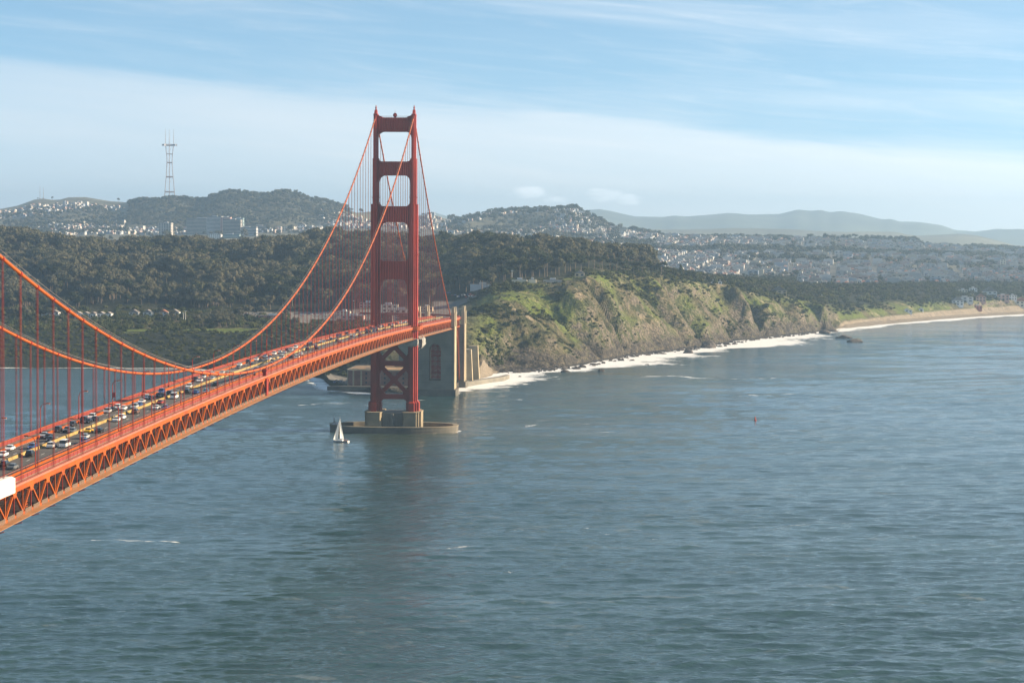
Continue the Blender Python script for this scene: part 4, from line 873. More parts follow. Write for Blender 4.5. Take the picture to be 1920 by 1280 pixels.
# ------------------------------------------------------------------ boats, buoy, gull
def sailboat():
    p = atz(640, 828.5, 0)
    B = thing('sailboat', 'white sailboat with two raised sails passing before the bridge pier', 'sailboat', tuple(p), R_(158))
    st_ = [(-5.6, 1.45, .95), (-4, 1.75, .95), (0, 1.95, 1.0), (3, 1.5, 1.1), (5.2, .6, 1.25), (6.4, .03, 1.35)]
    mb = MB(); o = []
    for x, w, z in st_: o += [(x, -w, z), (x, -w*.75, .1), (x, 0, -.4), (x, w*.75, .1), (x, w, z)]
    fs = [(i*5+k, i*5+k+1, (i+1)*5+k+1, (i+1)*5+k) for i in range(5) for k in range(4)]+[(0, 1, 2, 3, 4)]
    mb.add(o, fs); mb.build('hull', WHITE, B)
    mb = MB(); o = []
    for x, w, z in st_: o += [(x, -w*.97, .62), (x, -w*.97-.02, .3), (x, w*.97+.02, .3), (x, w*.97, .62)]
    mb.add(o, [(i*4, i*4+1, (i+1)*4+1, (i+1)*4) for i in range(5)]+[(i*4+2, i*4+3, (i+1)*4+3, (i+1)*4+2) for i in range(5)]); mb.build('hull_stripe', NAVY, B)
    MB().add([(x, s*w*.98, z-.03) for x, w, z in st_ for s in (-1, 1)], [(i*2, i*2+1, i*2+3, i*2+2) for i in range(5)]).build('boat_deck', SAIL, B)
    MB().prism([(-1.2, 1.0), (3.0, 1.05), (2.4, 1.6), (-1.0, 1.65)], 'y', -.9, .9).build('cabin', WHITE, B)
    MB().box(-5.2, -2.2, -1.1, 1.1, .97, 1.25).build('cockpit', WOOD, B)
    MB().tube([(1.2, 0, 1), (1.1, 0, 17.2)], [.11, .07], 8).build('mast', STEELB, B)
    MB().tube([(1.1, 0, 2.3), (-3.4, 2.4, 2.3)], .08, 6).build('boom', STEELB, B)
    def sailm(A, Bp, Cp, belly):
        mb = MB(); n = 9; o = []
        A, Bp, Cp = map(Vector, (A, Bp, Cp)); nn = (Bp-A).cross(Cp-A).normalized()
        for i in range(n+1):
            for j in range(n+1):
                u, v2 = i/n, j/n; p = A.lerp(Bp, u).lerp(A.lerp(Cp, u), v2) if i else A.copy()
                o.append(p+nn*belly*math.sin(math.pi*v2)*math.sin(math.pi*min(u, .98))*1.2)
        return mb.add(o, [(i*(n+1)+j, i*(n+1)+j+1, (i+1)*(n+1)+j+1, (i+1)*(n+1)+j) for i in range(n) for j in range(n)])
    sailm((1.05, 0, 17), (1.0, 0, 2.4), (-3.3, 2.36, 2.4), .7).build('main_sail', SAIL, B, True)
    sailm((1.1, 0, 15.6), (6.3, 0, 1.5), (1.2, 2.9, 1.8), .8).build('jib_sail', SAIL, B, True)
    for k, (x, y) in enumerate(((-3.0, .4), (-4.0, -.5))): MB().lathe([(.05, 0), (.22, .05), (.25, .55), (.14, .75), (.15, .95), (.04, 1.1)], (x, y, 1.25), 8).build('crew', NAVY if k else SIGNR, B, True)
sailboat()
p = atz(1416, 788, 0); Bu = thing('navigation_buoy', 'small red cone-topped navigation buoy floating in open water', 'buoy', tuple(p)); Bu.scale = (.72, .72, .72)
MB().lathe([(.02, -.5), (1.5, -.4), (1.6, .6), (.9, .9)], (0, 0, 0), 14).build('float', paint('buoy_red', (.35, .05, .03), .6), Bu)
MB().lathe([(.9, .9), (.55, 3.2), (.6, 3.3), (.35, 4.4), (.02, 4.6)], (0, 0, 0), 8).build('cage', paint('buoy_cage', (.33, .06, .04), .6), Bu)
p = atz(957, 1101, 0); Gu = thing('seagull', 'white gull flying low over the dark water, lower middle', 'bird', (p[0], p[1], p[2]+6))
mb = MB().lathe([(.01, -.28), (.1, -.15), (.12, .05), (.06, .22), (.01, .3)], (0, 0, 0), 8); mb = MB().add([(x, z, y) for x, y, z in mb.v], mb.f); mb.build('bird_body', WHITE, Gu, True)
for s in (-1, 1): MB().add([(s*.08, .1, .05), (s*.08, -.12, .05), (s*.45, -.1, .28), (s*.45, .12, .3), (s*.95, -.22, .5), (s*.85, .02, .5)], [(0, 1, 2, 3), (3, 2, 4, 5)]).build('wing', WHITE, Gu)
# ------------------------------------------------------------------ sea rocks
def rock(px, py, w, h, label, seed, dep=.7):
    p = atz(px, py, 0); bm = bmesh.new(); bmesh.ops.create_icosphere(bm, subdivisions=3, radius=1)
    for v in bm.verts:
        q = v.co.copy(); f = 1+.42*float(fbm(np.array(q.x*1.5+seed+q.z), np.array(q.y*1.5+q.z*1.3), 4))+.12*float(ridged(np.array(q.x*4+seed), np.array(q.y*4+q.z*3), 2))
        v.co = Vector((q.x*w/2*f, q.y*w*dep/2*f, max(q.z, -.3)*h*f))
    me = bpy.data.meshes.new('sea_rock'); bm.to_mesh(me); bm.free(); me.materials.append(ROCK)
    tag(link('sea_rock', me, None, (p[0], p[1], p[2]-.4)), label, 'rock', 'rocks standing in the surf')
for i, (px, py, w, h, lab) in enumerate([(1328, 652, 19, 8.5, 'tallest dark sea rock in the surf at the foot of the bluff'), (1290, 662, 12, 4.5, 'dark rock in open foam, left of the tallest sea rock'), (1604, 641, 22, 4.6, 'larger and nearer of the two flat black rocks off the beach'), (1582, 634, 20, 4.2, 'smaller farther of the two flat black rocks off the beach'),
        (1127, 696, 7, 3.2, 'lone dark rock in the surf below the shaded gully'), (1213, 684, 5, 1.5, 'low dark rock awash in the wide foam'), (1185, 676, 6, 2, 'small rock awash close under the cliff foot'), (1060, 697, 9, 2.4, 'broad low ledge of rock left of the lone surf rock'), (1082, 692, 8, 2.6, 'jagged rock close in shore beside the low ledge'), (1350, 650, 7, 2.2, 'small rock just right of the tallest sea rock'),
        (1548, 625, 16, 5.5, 'dark rock at the tip of the point before the beach'), (1092, 688, 6, 3, 'upright boulder at the shore above the jagged rock'), (1245, 664, 6, 2, 'small rock at the waterline between two foam bands'), (975, 706, 3.5, 1.2, 'tiny rock in the foam near the sandy flat'), (1562, 622, 14, 3.5, 'flat rock trailing from the point toward the beach')]):
    rock(px, py, w, h, lab, i*7.7)
mb = MB()
for i in range(1500):
    j = random.randrange(len(colpx))
    if not (935 < colpx[j] < 1560): continue
    x0, y0 = cp[j, 0]-random.uniform(-20, 12), cp[j, 1]+random.uniform(-10, 10); sz = random.uniform(.6, 2.6)**1.25
    vs_ = [(x0+sz*random.uniform(.6, 1.2)*a, y0+sz*random.uniform(.6, 1.2)*b_, .2+sz*c_*random.uniform(.5, 1.)) for a, b_, c_ in ((-1, -1, -.5), (1, -1, -.5), (1, 1, -.5), (-1, 1, -.5), (-.6, -.6, .7), (.6, -.5, .7), (.5, .6, .7), (-.5, .5, .7))]
    mb.add(vs_, [(3, 2, 1, 0), (4, 5, 6, 7), (0, 1, 5, 4), (1, 2, 6, 5), (2, 3, 7, 6), (3, 0, 4, 7)])
tag(mb.build('shore_boulders', ROCK), 'scattered dark boulders strewn along the foot of the bluff', 'boulders', kind='stuff')

# ------------------------------------------------------------------ vegetation
def leafmat(name, c1, c2, c3):
    m, t, b = new_mat(name); g = t.nodes.new('ShaderNodeNewGeometry'); oi = t.nodes.new('ShaderNodeObjectInfo')
    n_ = noise(t, g.outputs['Position'], .22, 3)
    c = mixc(t, sstep(t, oi.outputs['Random'], .15, .9), c1, c2); c = mixc(t, sstep(t, n_, .45, .7), c, c3)
    d = N(t, 'ShaderNodeBsdfDiffuse'); t.links.new(c, d.inputs[0]); tr = N(t, 'ShaderNodeBsdfTranslucent'); t.links.new(c, tr.inputs[0])
    mx = N(t, 'ShaderNodeMixShader'); mx.inputs[0].default_value = .28; t.links.new(d.outputs[0], mx.inputs[1]); t.links.new(tr.outputs[0], mx.inputs[2])
    t.links.new(mx.outputs[0], t.nodes['Material Output'].inputs[0]); t.nodes.remove(b); return m
LEAF = leafmat('eucalyptus_leaves', (.070, .073, .044), (.118, .108, .070), (.088, .085, .053))
LEAF2 = leafmat('cypress_leaves', (.022, .032, .016), (.042, .050, .022), (.060, .058, .028))
LEAFS = leafmat('scrub_leaves', (.036, .048, .018), (.09, .092, .036), (.065, .074, .026))
BARK = paint('bark', (.16, .125, .09), .9, .25, .4)
def tree_mesh(seed, kind):
    rg = np.random.default_rng(seed); cr = MB(); lobes = []
    if kind == 'round':
        for i in range(9):
            a = rg.random()*6.28; r = .26*math.sqrt(rg.random()); lobes.append((r*math.cos(a), r*math.sin(a), .62+rg.random()*.26-r*.35, .13+.07*rg.random(), .105+.05*rg.random()))
    elif kind == 'flat':
        for i in range(8):
            a = rg.random()*6.28; r = .30*math.sqrt(rg.random()); lobes.append((r*math.cos(a), r*math.sin(a), .74+rg.random()*.16, .16+.06*rg.random(), .07+.03*rg.random()))
    elif kind == 'cone':
        for i in range(9): z = .25+.075*i; r = (.95-z)*.30; a = rg.random()*6.28; lobes.append((r*.35*math.cos(a), r*.35*math.sin(a), z, r+.03, .08))
    else:
        for i in range(6):
            a = rg.random()*6.28; r = .55*math.sqrt(rg.random()); lobes.append((r*math.cos(a), r*math.sin(a), .40+rg.random()*.2-r*.2, .30+.15*rg.random(), .26+.12*rg.random()))
    for x, y, z, rh, rv in lobes:
        prof_ = [(rh*.72*math.cos(a), rv*.72*math.sin(a)) for a in np.linspace(-1.5, 1.5, 5)]; cr.lathe(prof_, (x, y, z), 6)
        for k in range(34 if kind != 'shrub' else 26):
            u = rg.random()*2-1; u = u*.75+.25 if u > -.5 else u; th = rg.random()*6.28; q = math.sqrt(max(0, 1-u*u)); nrm_ = Vector((q*math.cos(th), q*math.sin(th), u))
            rr = .85+.35*rg.random(); c0 = Vector((x+nrm_.x*rh*rr, y+nrm_.y*rh*rr, z+nrm_.z*rv*rr)); ax = nrm_.cross(Vector(rg.normal(size=3))).normalized(); bx = (nrm_+Vector(rg.normal(size=3))*.5).cross(ax).normalized()
            s1 = (.034+.03*rg.random())*(1.9 if kind == 'shrub' else 1); s2 = s1*(.6+.5*rg.random())
            cr.add([c0-ax*s1-bx*s2*.3, c0-bx*s2, c0+ax*s1+bx*s2*.2, c0+bx*s2], [(0, 1, 2, 3)])
    tk = MB()
    if kind != 'shrub':
        tk.tube([(0, 0, -.06), (.01, .005, .25), (.0, .015, .5), (.01, 0, .75)], [.030, .022, .016, .007], 6)
        for x, y, z, rh, rv in lobes[:5]: tk.tube([(.005, .01, .38+.1*z), (x*.6, y*.6, z-.08), (x, y, z)], [.011, .008, .003], 4)
    return cr, tk
VAR = []
for i, (k, lm_) in enumerate((('round', LEAF), ('round', LEAF), ('flat', LEAF2), ('round', LEAF2), ('cone', LEAF2), ('shrub', LEAFS), ('shrub', LEAFS))):
    cr, tk = tree_mesh(40+i, k); crm = cr.mesh('crown', lm_)
    tkm = tk.mesh('trunk', BARK) if tk.v else None
    mb = MB().add(cr.v, cr.f, 0)
    if tk.v: mb.add(tk.v, tk.f, 1)
    vo = bpy.data.objects.new('tree_kind', mb.mesh('tree_kind', [lm_, BARK])); VAR.append((vo, crm, tkm))      # not linked: source for the scatter only
def scatter(name, pts, scl, rot, idx, objs, label, cat):
    me = bpy.data.meshes.new(name); me.from_pydata([tuple(p) for p in pts], [], [])
    for nm, a in (('sc', scl), ('rt', rot)): q = me.attributes.new(nm, 'FLOAT', 'POINT'); q.data.foreach_set('value', np.asarray(a, np.float32))
    q = me.attributes.new('ix', 'INT', 'POINT'); q.data.foreach_set('value', np.asarray(idx, np.int32))
    o = link(name, me); ng = bpy.data.node_groups.new(name, 'GeometryNodeTree')
    ng.interface.new_socket('Geometry', in_out='INPUT', socket_type='NodeSocketGeometry'); ng.interface.new_socket('Geometry', in_out='OUTPUT', socket_type='NodeSocketGeometry')
    gi = ng.nodes.new('NodeGroupInput'); go = ng.nodes.new('NodeGroupOutput'); iop = ng.nodes.new('GeometryNodeInstanceOnPoints'); gt = ng.nodes.new('GeometryNodeGeometryToInstance')
    for ob in objs[::-1]:
        oi = ng.nodes.new('GeometryNodeObjectInfo'); oi.inputs['Object'].default_value = ob; oi.inputs['As Instance'].default_value = True
        ng.links.new(oi.outputs['Geometry'], gt.inputs[0])
    def na(n_, ty):
        a = ng.nodes.new('GeometryNodeInputNamedAttribute'); a.data_type = ty; a.inputs[0].default_value = n_; return a.outputs[0]
    ng.links.new(gi.outputs[0], iop.inputs['Points']); ng.links.new(gt.outputs[0], iop.inputs['Instance']); iop.inputs['Pick Instance'].default_value = True
    ng.links.new(na('ix', 'INT'), iop.inputs['Instance Index']); ng.links.new(na('sc', 'FLOAT'), iop.inputs['Scale'])
    cx_ = ng.nodes.new('ShaderNodeCombineXYZ'); ng.links.new(na('rt', 'FLOAT'), cx_.inputs[2]); ng.links.new(cx_.outputs[0], iop.inputs['Rotation'])
    ng.links.new(iop.outputs[0], go.inputs[0]); md = o.modifiers.new('scatter', 'NODES'); md.node_group = ng
    return tag(o, label, cat, kind='stuff')
def cells(P, T, PXa, dens, n):
    """n random points over a terrain grid, weighted by area times density"""
    a = P[1:, :-1]-P[:-1, :-1]; b_ = P[:-1, 1:]-P[:-1, :-1]; ar = np.abs(a[..., 0]*b_[..., 1]-a[..., 1]*b_[..., 0])
    w_ = (ar*dens[:-1, :-1]).ravel(); w_ = w_/w_.sum(); q = RNG.choice(len(w_), n, p=w_); i, j = np.divmod(q, P.shape[1]-1)
    u = RNG.random((n, 1)); v_ = RNG.random((n, 1))
    pt = (P[i, j]*(1-u)+P[i+1, j]*u)*(1-v_)+(P[i, j+1]*(1-u)+P[i+1, j+1]*u)*v_
    return pt, T[i, j], PXa[i, j]
clear = fbm(X0/85+2.2, Y0/85, 3)
fdens = np.clip((tt-6.12)/.12, 0, 1)*np.clip((1228-PXG)/25, 0, 1)*(clear > -.42)*np.clip((PXG+420)/20, 0, 1)*np.where((PXG > 820)&(tt < 6.62), .0, 1)*np.where((PXG > 500)&(PXG < 820)&(tt < 6.35), .25, 1)
fdens += np.clip((tt-4.5)/.15, 0, 1)*np.clip((6.1-tt)/.1, 0, 1)*np.clip((560-PXG)/40, 0, 1)*.45*(1-np.clip(lot, 0, 1))*(clear > -.1)*(1-lawnstrip)
fdens *= np.where((PXG > 120)&(PXG < 225)&(tt < 6.2), .0, 1)
bil = lambda x, y: np.clip(.5+1.25*fbm(x/52, y/52, 2), 0, 1)
fdens = fdens*(.25+bil(X0, Y0))
pt, ft, fpx = cells(TP, tt, PXG, fdens, 17000)
hmap = .60+.68*bil(pt[:, 0], pt[:, 1])
fs = RNG.uniform(17, 25, len(pt))*hmap*np.where(ft < 6.1, .55, 1); fi = RNG.choice([0, 1, 2, 3, 4], len(pt), p=[.38, .30, .12, .17, .03])
tone = fbm(pt[:, 0]/210+5, pt[:, 1]/210, 2); fi = np.where(tone+hmap*.5 > .47, np.where(RNG.random(len(pt)) < .85, RNG.integers(0, 2, len(pt)), fi), np.where(RNG.random(len(pt)) < .6, 3, fi))  # pale and dark kinds in patches; tall clumps paler, standing in for sunlit tops
scatter('forest', pt-np.array([0, 0, .5]), fs, RNG.random(len(pt))*6.28, fi, [v_[0] for v_ in VAR], 'dense dark evergreen forest covering the headland behind the bridge', 'forest')
# brush on the bluffs and the woodland running down to the beach
bd = np.clip((tt-1.9)/.3, 0, 1)*np.clip((6.2-tt)/.3, 0, 1)*np.clip((705-PXG)/30, 0, 1)*(1-np.clip(lawn, 0, 1))*(1-np.clip(lot, 0, 1))*1.3
bd2 = np.clip((tt-4.55)/.25, 0, 1)*np.clip((PXG-1215)/40, 0, 1)*(clear > -.34)*(1-np.clip(sand*2, 0, 1))*np.where((PXG > 1490)&(tt > 8.25), .12, 1)
bd3 = head*np.clip((tt-2.3)/.5, 0, 1)*np.clip((6.5-tt)/.3, 0, 1)*np.clip((1560-PXG)/40, 0, 1)*np.clip((fbm(X0/35, Y0/35, 3)-.05)*4, 0, 1)*.6
bq = head*np.clip((tt-1.8)/.5, 0, 1)*np.clip((6.3-tt)/.3, 0, 1)*np.clip((1565-PXG)/40, 0, 1)*np.clip(.10+(fbm(X0/38+1, Y0/38, 3)+.05)*2.6, .04, 1)*(TZ > 5)
pt, ft, fpx = cells(TP, tt, PXG, bq, 3200)
scatter('bluff_scrub', pt-np.array([0, 0, .25]), RNG.uniform(1.2, 3.2, len(pt))*(1+1.1*(RNG.random(len(pt)) < .10)), RNG.random(len(pt))*6.28, RNG.choice([5, 6], len(pt)), [v_[0] for v_ in VAR], 'dark low shrubs dotted over the grassy ocean bluff', 'scrub')
pt, ft, fpx = cells(TP, tt, PXG, bd+bd2*1.2, 15000)
big = (fpx > 1240)&(ft > 5.2)
fs = np.where(big, RNG.uniform(4, 9.5, len(pt)), RNG.uniform(1.3, 4.2, len(pt))); fi = np.where(big&(RNG.random(len(pt)) < .7), RNG.choice([1, 2, 3], len(pt)), RNG.choice([5, 6], len(pt)))
fs = np.where((fpx < 705)&(ft > 4.4), fs*1.6, fs)
scatter('coastal_scrub', pt-np.array([0, 0, .2]), fs, RNG.random(len(pt))*6.28, fi, [v_[0] for v_ in VAR], 'low dark brush and scrubby trees over the coastal slopes', 'scrub')
# woods on the far hills, the long park and street trees
hd = np.clip((PX2-225)/20, 0, 1)*np.clip((660-PX2)/30, 0, 1)*np.clip((tt2-11.12)/.1, 0, 1)*(tt2 < 12.15)*1.5
hd += (PX2 > 1150)*(tt2 > 10.80)*(tt2 < 11.08)*1.3+((PX2 > 985)&(PX2 < 1150)&(tt2 > 11.88)&(tt2 < 12.1))*1.0+((PX2 > 835)&(tt2 > 11.95)&(tt2 < 12.08))*.9
hd += ((PX2 < 235)*(tt2 < 11.6)|((PX2 > 835)&(PX2 < 1160)))*(tt2 > 10.6)*(tt2 < 12)*.40
hd += (~is_city(PX2, tt2, Q0[..., 0], Q0[..., 1]))*(PX2 > 1150)*(tt2 < 12.02)*.55+.025*(tt2 < 12)
hd = hd*(1-((PX2 < 228)&(tt2 > 11.55)))
pt, ft, fpx = cells(TP2, tt2, PX2, hd, 12500)
fs = RNG.uniform(11, 19, len(pt))*(.6+.9*bil(pt[:, 0]/2.2, pt[:, 1]/2.2)); fi = RNG.choice([0, 1, 2, 3], len(pt), p=[.4, .3, .1, .2])
scatter('hill_woods', pt, fs, RNG.random(len(pt))*6.28, fi, [v_[0] for v_ in VAR], 'hazy wooded hills and park belt beyond the city blocks', 'woods')
# single trees that stand clear
def tree(px, py, h, k, label, group, d=None, name='cypress_tree'):
    p = hit(px, py, d or 0); T = thing(name, label, 'tree', (p[0], p[1], p[2]-.3), random.random()*6.28, group)
    T.scale = (h, h, h*random.uniform(.9, 1.1)); link('crown', VAR[k][1], T)
    if VAR[k][2]: link('trunk', VAR[k][2], T)
for i in range(34): tree(836+i*7.6+random.uniform(-3, 3), 548-i*.55+random.uniform(-6, 5) if i < 12 else 527-(i-12)*.9+random.uniform(-4, 4), random.uniform(17, 25), random.choice([2, 2, 3, 0]), 'tall bare-trunked cypress at the front edge of the wood above the bluff', 'trees along the front edge of the wood')
for i in range(16): tree(1105+i*9+random.uniform(-3, 3), 503+i*.9, random.uniform(12, 18), random.choice([2, 3, 2]), 'wind-bent tree on the bluff top where the wood thins toward the beach', 'trees thinning along the bluff top')
tree(1276, 517, 17, 4, 'dark pointed conifer standing alone on the bluff rim', None, name='conifer_tree')
tree(1264, 518, 9, 3, 'small round tree just left of the lone pointed conifer', None)
for px, py, h, lab in ((98, 374, 15, 'round tree alone on the bare ridge right of the twin masts'), (222, 379, 18, 'single tree in the saddle between bare ridge and wooded hill'), (71, 374, 9, 'small tree on the ridge at the foot of the masts')):
    tree(px, py, h, 1, lab, None, 6000)
for i in range(7): tree(1094+i*6.2, 412+i*1.1, random.uniform(20, 33), random.choice([2, 3]), 'dark pine in the row on the shoulder of the far city hill', 'pines on the shoulder of the far hill', 6500, 'pine_tree')
for i in range(16): tree(1548+i*11, 452, random.uniform(18, 27), random.choice([2, 3, 1]), 'tree in the dark row along the far city skyline', 'trees along the far skyline', 6500, 'pine_tree')

# ------------------------------------------------------------------ houses
m, t, b = new_mat('house_wall'); HW = m
oi = t.nodes.new('ShaderNodeObjectInfo'); cr_ = t.nodes.new('ShaderNodeValToRGB'); cr_.color_ramp.interpolation = 'CONSTANT'
for i, c in enumerate([(0.397, 0.384, 0.356), (0.226, 0.205, 0.179), (0.452, 0.446, 0.431), (0.288, 0.301, 0.315), (0.260, 0.205, 0.179), (0.370, 0.336, 0.267), (0.247, 0.288, 0.343), (0.425, 0.411, 0.377), (0.328, 0.247, 0.220), (0.288, 0.294, 0.288)]):
    e = cr_.color_ramp.elements[i] if i < 2 else cr_.color_ramp.elements.new(i/10.)
    e.position = i/10.; e.color = (*c, 1)
t.links.new(oi.outputs['Random'], cr_.inputs[0]); t.links.new(cr_.outputs[0], b.inputs['Base Color']); b.inputs['Roughness'].default_value = .8
HR = paint('house_roof', (.20, .18, .165), .9, .25, .05); HRR = paint('tile_roof', (.27, .12, .075), .9, .2, .1); PANE = GLASS
def house_mesh(w, d, h, kind):
    mb = MB(); x, y = w/2, d/2
    if kind == 'flat': mb.box(-x, x, -y, y, -3, h, 0).box(-x+.3, x-.3, -y+.3, y-.3, h-.02, h+.05, 1).box(-x, x, -y-.15, -y+.1, h, h+.8, 0).box(-x*.4, x*.3, y*.1, y*.5, h, h+1.8, 0)
    elif kind == 'gable': mb.box(-x, x, -y, y, -3, h, 0).prism([(-x, h), (x, h), (0, h+w*.33)], 'y', -y, y, 0).prism([(-x-.4, h-.2), (0, h+w*.33+.25), (0, h+w*.33+.02), (-x, h+.0)], 'y', -y-.3, y+.3, 1).prism([(x+.4, h-.2), (0, h+w*.33+.25), (0, h+w*.33+.02), (x, h)], 'y', -y-.3, y+.3, 1)
    else: mb.box(-x, x, -y, y, -3, h, 0); mb.add([(-x-.3, -y-.3, h), (x+.3, -y-.3, h), (x+.3, y+.3, h), (-x-.3, y+.3, h), (-x*.3, -y*.4, h+2.4), (x*.3, -y*.4, h+2.4), (x*.3, y*.4, h+2.4), (-x*.3, y*.4, h+2.4)], [(0, 1, 5, 4), (1, 2, 6, 5), (2, 3, 7, 6), (3, 0, 4, 7), (4, 5, 6, 7)], 1)
    for fl in range(int(h//3)):
        for wx_ in (-x*.5, x*.5):
            mb.box(wx_-x*.26, wx_+x*.26, -y-.05, -y+.1, 1.2+fl*3, 2.8+fl*3, 2)
        mb.box(x-.1, x+.05, -y*.5, -y*.2, 1.2+fl*3, 2.7+fl*3, 2)
    return mb
HV = []
for w, d, h, k, rf_ in ((7.6, 17, 9, 'flat', HR), (8, 15, 7.5, 'gable', HR), (7.6, 20, 11, 'flat', HR), (8.5, 14, 8, 'hip', HRR), (22, 18, 14, 'flat', HR)):
    HV.append(bpy.data.objects.new('house_kind', house_mesh(w, d, h, k).mesh('row_house', [HW, rf_, PANE])))
gx, gy = [], []
ca, sa = math.cos(R_(9)), math.sin(R_(9))
for U_ in np.arange(-3200, 2600, 8.2):
    if (U_ % 98) < 17: continue
    for bl in np.arange(2000, 8300, 66):
        for o_ in (10, 36):
            u = U_+random.uniform(-.6, .6); v_ = bl+o_+random.uniform(-1, 1); gx.append(u*ca+v_*sa*.0+v_*.10); gy.append(v_*ca-u*sa*.3)
gx = np.array(gx); gy = np.array(gy)
P_ = np.stack([gx-CAM[0], gy-CAM[1], np.full_like(gx, 60-CAM[2])], -1); dd_ = P_@_fw; pp_ = 960+FPX*(P_@_R)/dd_
k_ = (pp_ > -200)&(pp_ < 2200)&(dd_ > 3650)&(dd_ < 9200); gx, gy = gx[k_], gy[k_]
hz, hpx, ht = terr(gx, gy)
k_ = is_city(hpx, ht, gx, gy)&(RNG.random(len(gx)) < np.where(hpx < 240, .36, np.where(hpx < 1150, .5, .97))); gx, gy, hz, hpx, ht = gx[k_], gy[k_], hz[k_], hpx[k_], ht[k_]
dist = np.hypot(gx-CAM[0], gy-CAM[1]); order = np.argsort(dist+np.where((hpx > 1180)&(hpx < 1925), 0, 9000))
hi = RNG.choice([0, 1, 2, 3, 4], len(gx), p=[.40, .20, .22, .13, .05]); hi = np.where((hi == 4)&(hpx < 1150), 1, hi); hr = RNG.choice([0., math.pi], len(gx))+RNG.normal(size=len(gx))*.03+R_(-6)
near = order[:290]; rest = order[290:]
rest = rest[RNG.random(len(rest)) < min(1, 22000/len(rest))]
scatter('city_houses', np.stack([gx, gy, hz-.5], -1)[rest], RNG.uniform(.85, 1.15, len(rest)), hr[rest], hi[rest], HV, 'pale mass of city houses spread over the plain and far hills', 'houses')
hname = ['narrow flat-roofed row house in the nearest city blocks behind the beach woods', 'gabled row house in the nearest city blocks behind the beach woods', 'tall flat-roofed row house in the nearest city blocks behind the beach woods', 'red hip-roofed house in the nearest city blocks behind the beach woods', 'broad apartment block in the nearest city blocks behind the beach woods']
for q in near:
    o = link('row_house', HV[hi[q]].data, None, (gx[q], gy[q], hz[q]-.5)); o.rotation_euler = (0, 0, hr[q]); tag(o, hname[hi[q]], 'house', 'nearest city houses')
# buildings that can be told apart
def wallmat(n_, c): return paint('wall_'+n_, c, .8, .1, .06)
WM = {n_: wallmat(n_, c) for n_, c in dict(cream=(.62, .55, .42), white=(.74, .73, .70), pale=(.50, .50, .50), tan=(.50, .37, .24), rose=(.48, .30, .25), concrete=(.36, .34, .31), teal=(.34, .46, .47), red=(.36, .13, .10)).items()}
def building(px, py, d0, w, dp, h, mat, floors, bays, label, roof='flat', rz=0., name='building', cat='building', roofm=HR, group=None):
    p = hit(px, py, d0); B = thing(name, label, cat, (p[0], p[1], p[2]-.5), rz, group); x, y = w/2, dp/2
    MB().box(-x, x, -y, y, -4, h).build('wall', WM[mat], B)
    if roof == 'flat':
        MB().box(-x+.01, x-.01, -y+.01, y-.01, h+.003, h+.4).build('roof', roofm, B); MB().box(-x*.3, x*.35, -y*.3, y*.4, h+.4, h+2.6).build('roof_house', WM['pale'], B)
    else:
        MB().prism([(-x-.4, h), (x+.4, h), (0, h+w*.32)], 'y', -y-.4, y+.4).build('roof', roofm, B)
    fh = h/max(floors, 1); bw = w/max(bays, 1); bd_ = dp/max(2, int(bays*dp/w))
    for f in range(floors):
        if bays > 8:      # long ribbon windows
            MB().box(-x+.6, x-.6, -y-.06, -y+.2, f*fh+fh*.35, f*fh+fh*.8).build('window', GLASS, B); MB().box(x-.2, x+.06, -y+.6, y-.6, f*fh+fh*.35, f*fh+fh*.8).build('window', GLASS, B)
        else:
            for i in range(bays): MB().box(-x+bw*(i+.25), -x+bw*(i+.75), -y-.06, -y+.2, f*fh+fh*.3, f*fh+fh*.8).build('window', GLASS, B)
            MB().box(x-.2, x+.06, -y*.5, y*.3, f*fh+fh*.3, f*fh+fh*.8).build('window', GLASS, B)
    return B
HG = 'hospital blocks below the wooded hill'
for px, py, w, dp, h, mt, fl, by, lab in [(378, 440, 90, 30, 52, 'concrete', 12, 12, 'leftmost long hospital slab with striped floors below the wooded hill'), (403, 441, 46, 34, 58, 'pale', 14, 9, 'tall plain hospital tower right of the striped slab'), (424, 441, 30, 30, 56, 'rose', 14, 5, 'slim pinkish hospital tower in the middle of the group'), (436, 443, 52, 30, 48, 'concrete', 12, 10, 'square grey hospital block with pale corner piers'),
        (447, 432, 36, 24, 42, 'teal', 9, 9, 'teal-grey hospital block peeping out behind the square one'), (462, 443, 62, 30, 26, 'pale', 6, 10, 'low wide hospital building right of the square block'), (486, 435, 66, 26, 20, 'concrete', 4, 10, 'long low hospital wing stepping up the slope at right'), (404, 448, 34, 20, 14, 'white', 3, 6, 'small white block at the front of the hospital group'), (430, 447, 60, 22, 12, 'teal', 3, 9, 'low teal podium before the square hospital block')]:
    building(px, py, 5600, w, dp, h, mt, fl, by, lab, name='hospital_block', group=HG)
building(311, 444, 5600, 36, 30, 40, 'concrete', 9, 5, 'isolated apartment tower with bright side standing left of the hospital', name='apartment_tower')
building(498, 436, 5600, 44, 20, 12, 'white', 2, 6, 'sunlit white building at the right end of the hospital group')
building(541, 434, 5600, 38, 18, 16, 'cream', 3, 5, 'cream lit building left of the white domed church', name='school_building')
building(566, 434, 5600, 26, 18, 20, 'white', 3, 3, 'small white domed church on the lower slope of the hill', 'gable', name='church', cat='church')
building(621, 409, 5600, 24, 16, 18, 'cream', 4, 3, 'cream building high on the slope left of the tower')
for i, px in enumerate((642, 650, 660)): building(px, 411, 5600, 20, 14, 8, 'white', 2, 2, f'{ORD[i]} from the left of three white houses on the ridge behind the tower', name='ridge_house', cat='house')
building(1155, 437, 5600, 70, 18, 20, 'cream', 5, 10, 'long bright cream apartment row on the shoulder of the far hill', name='apartment_row')
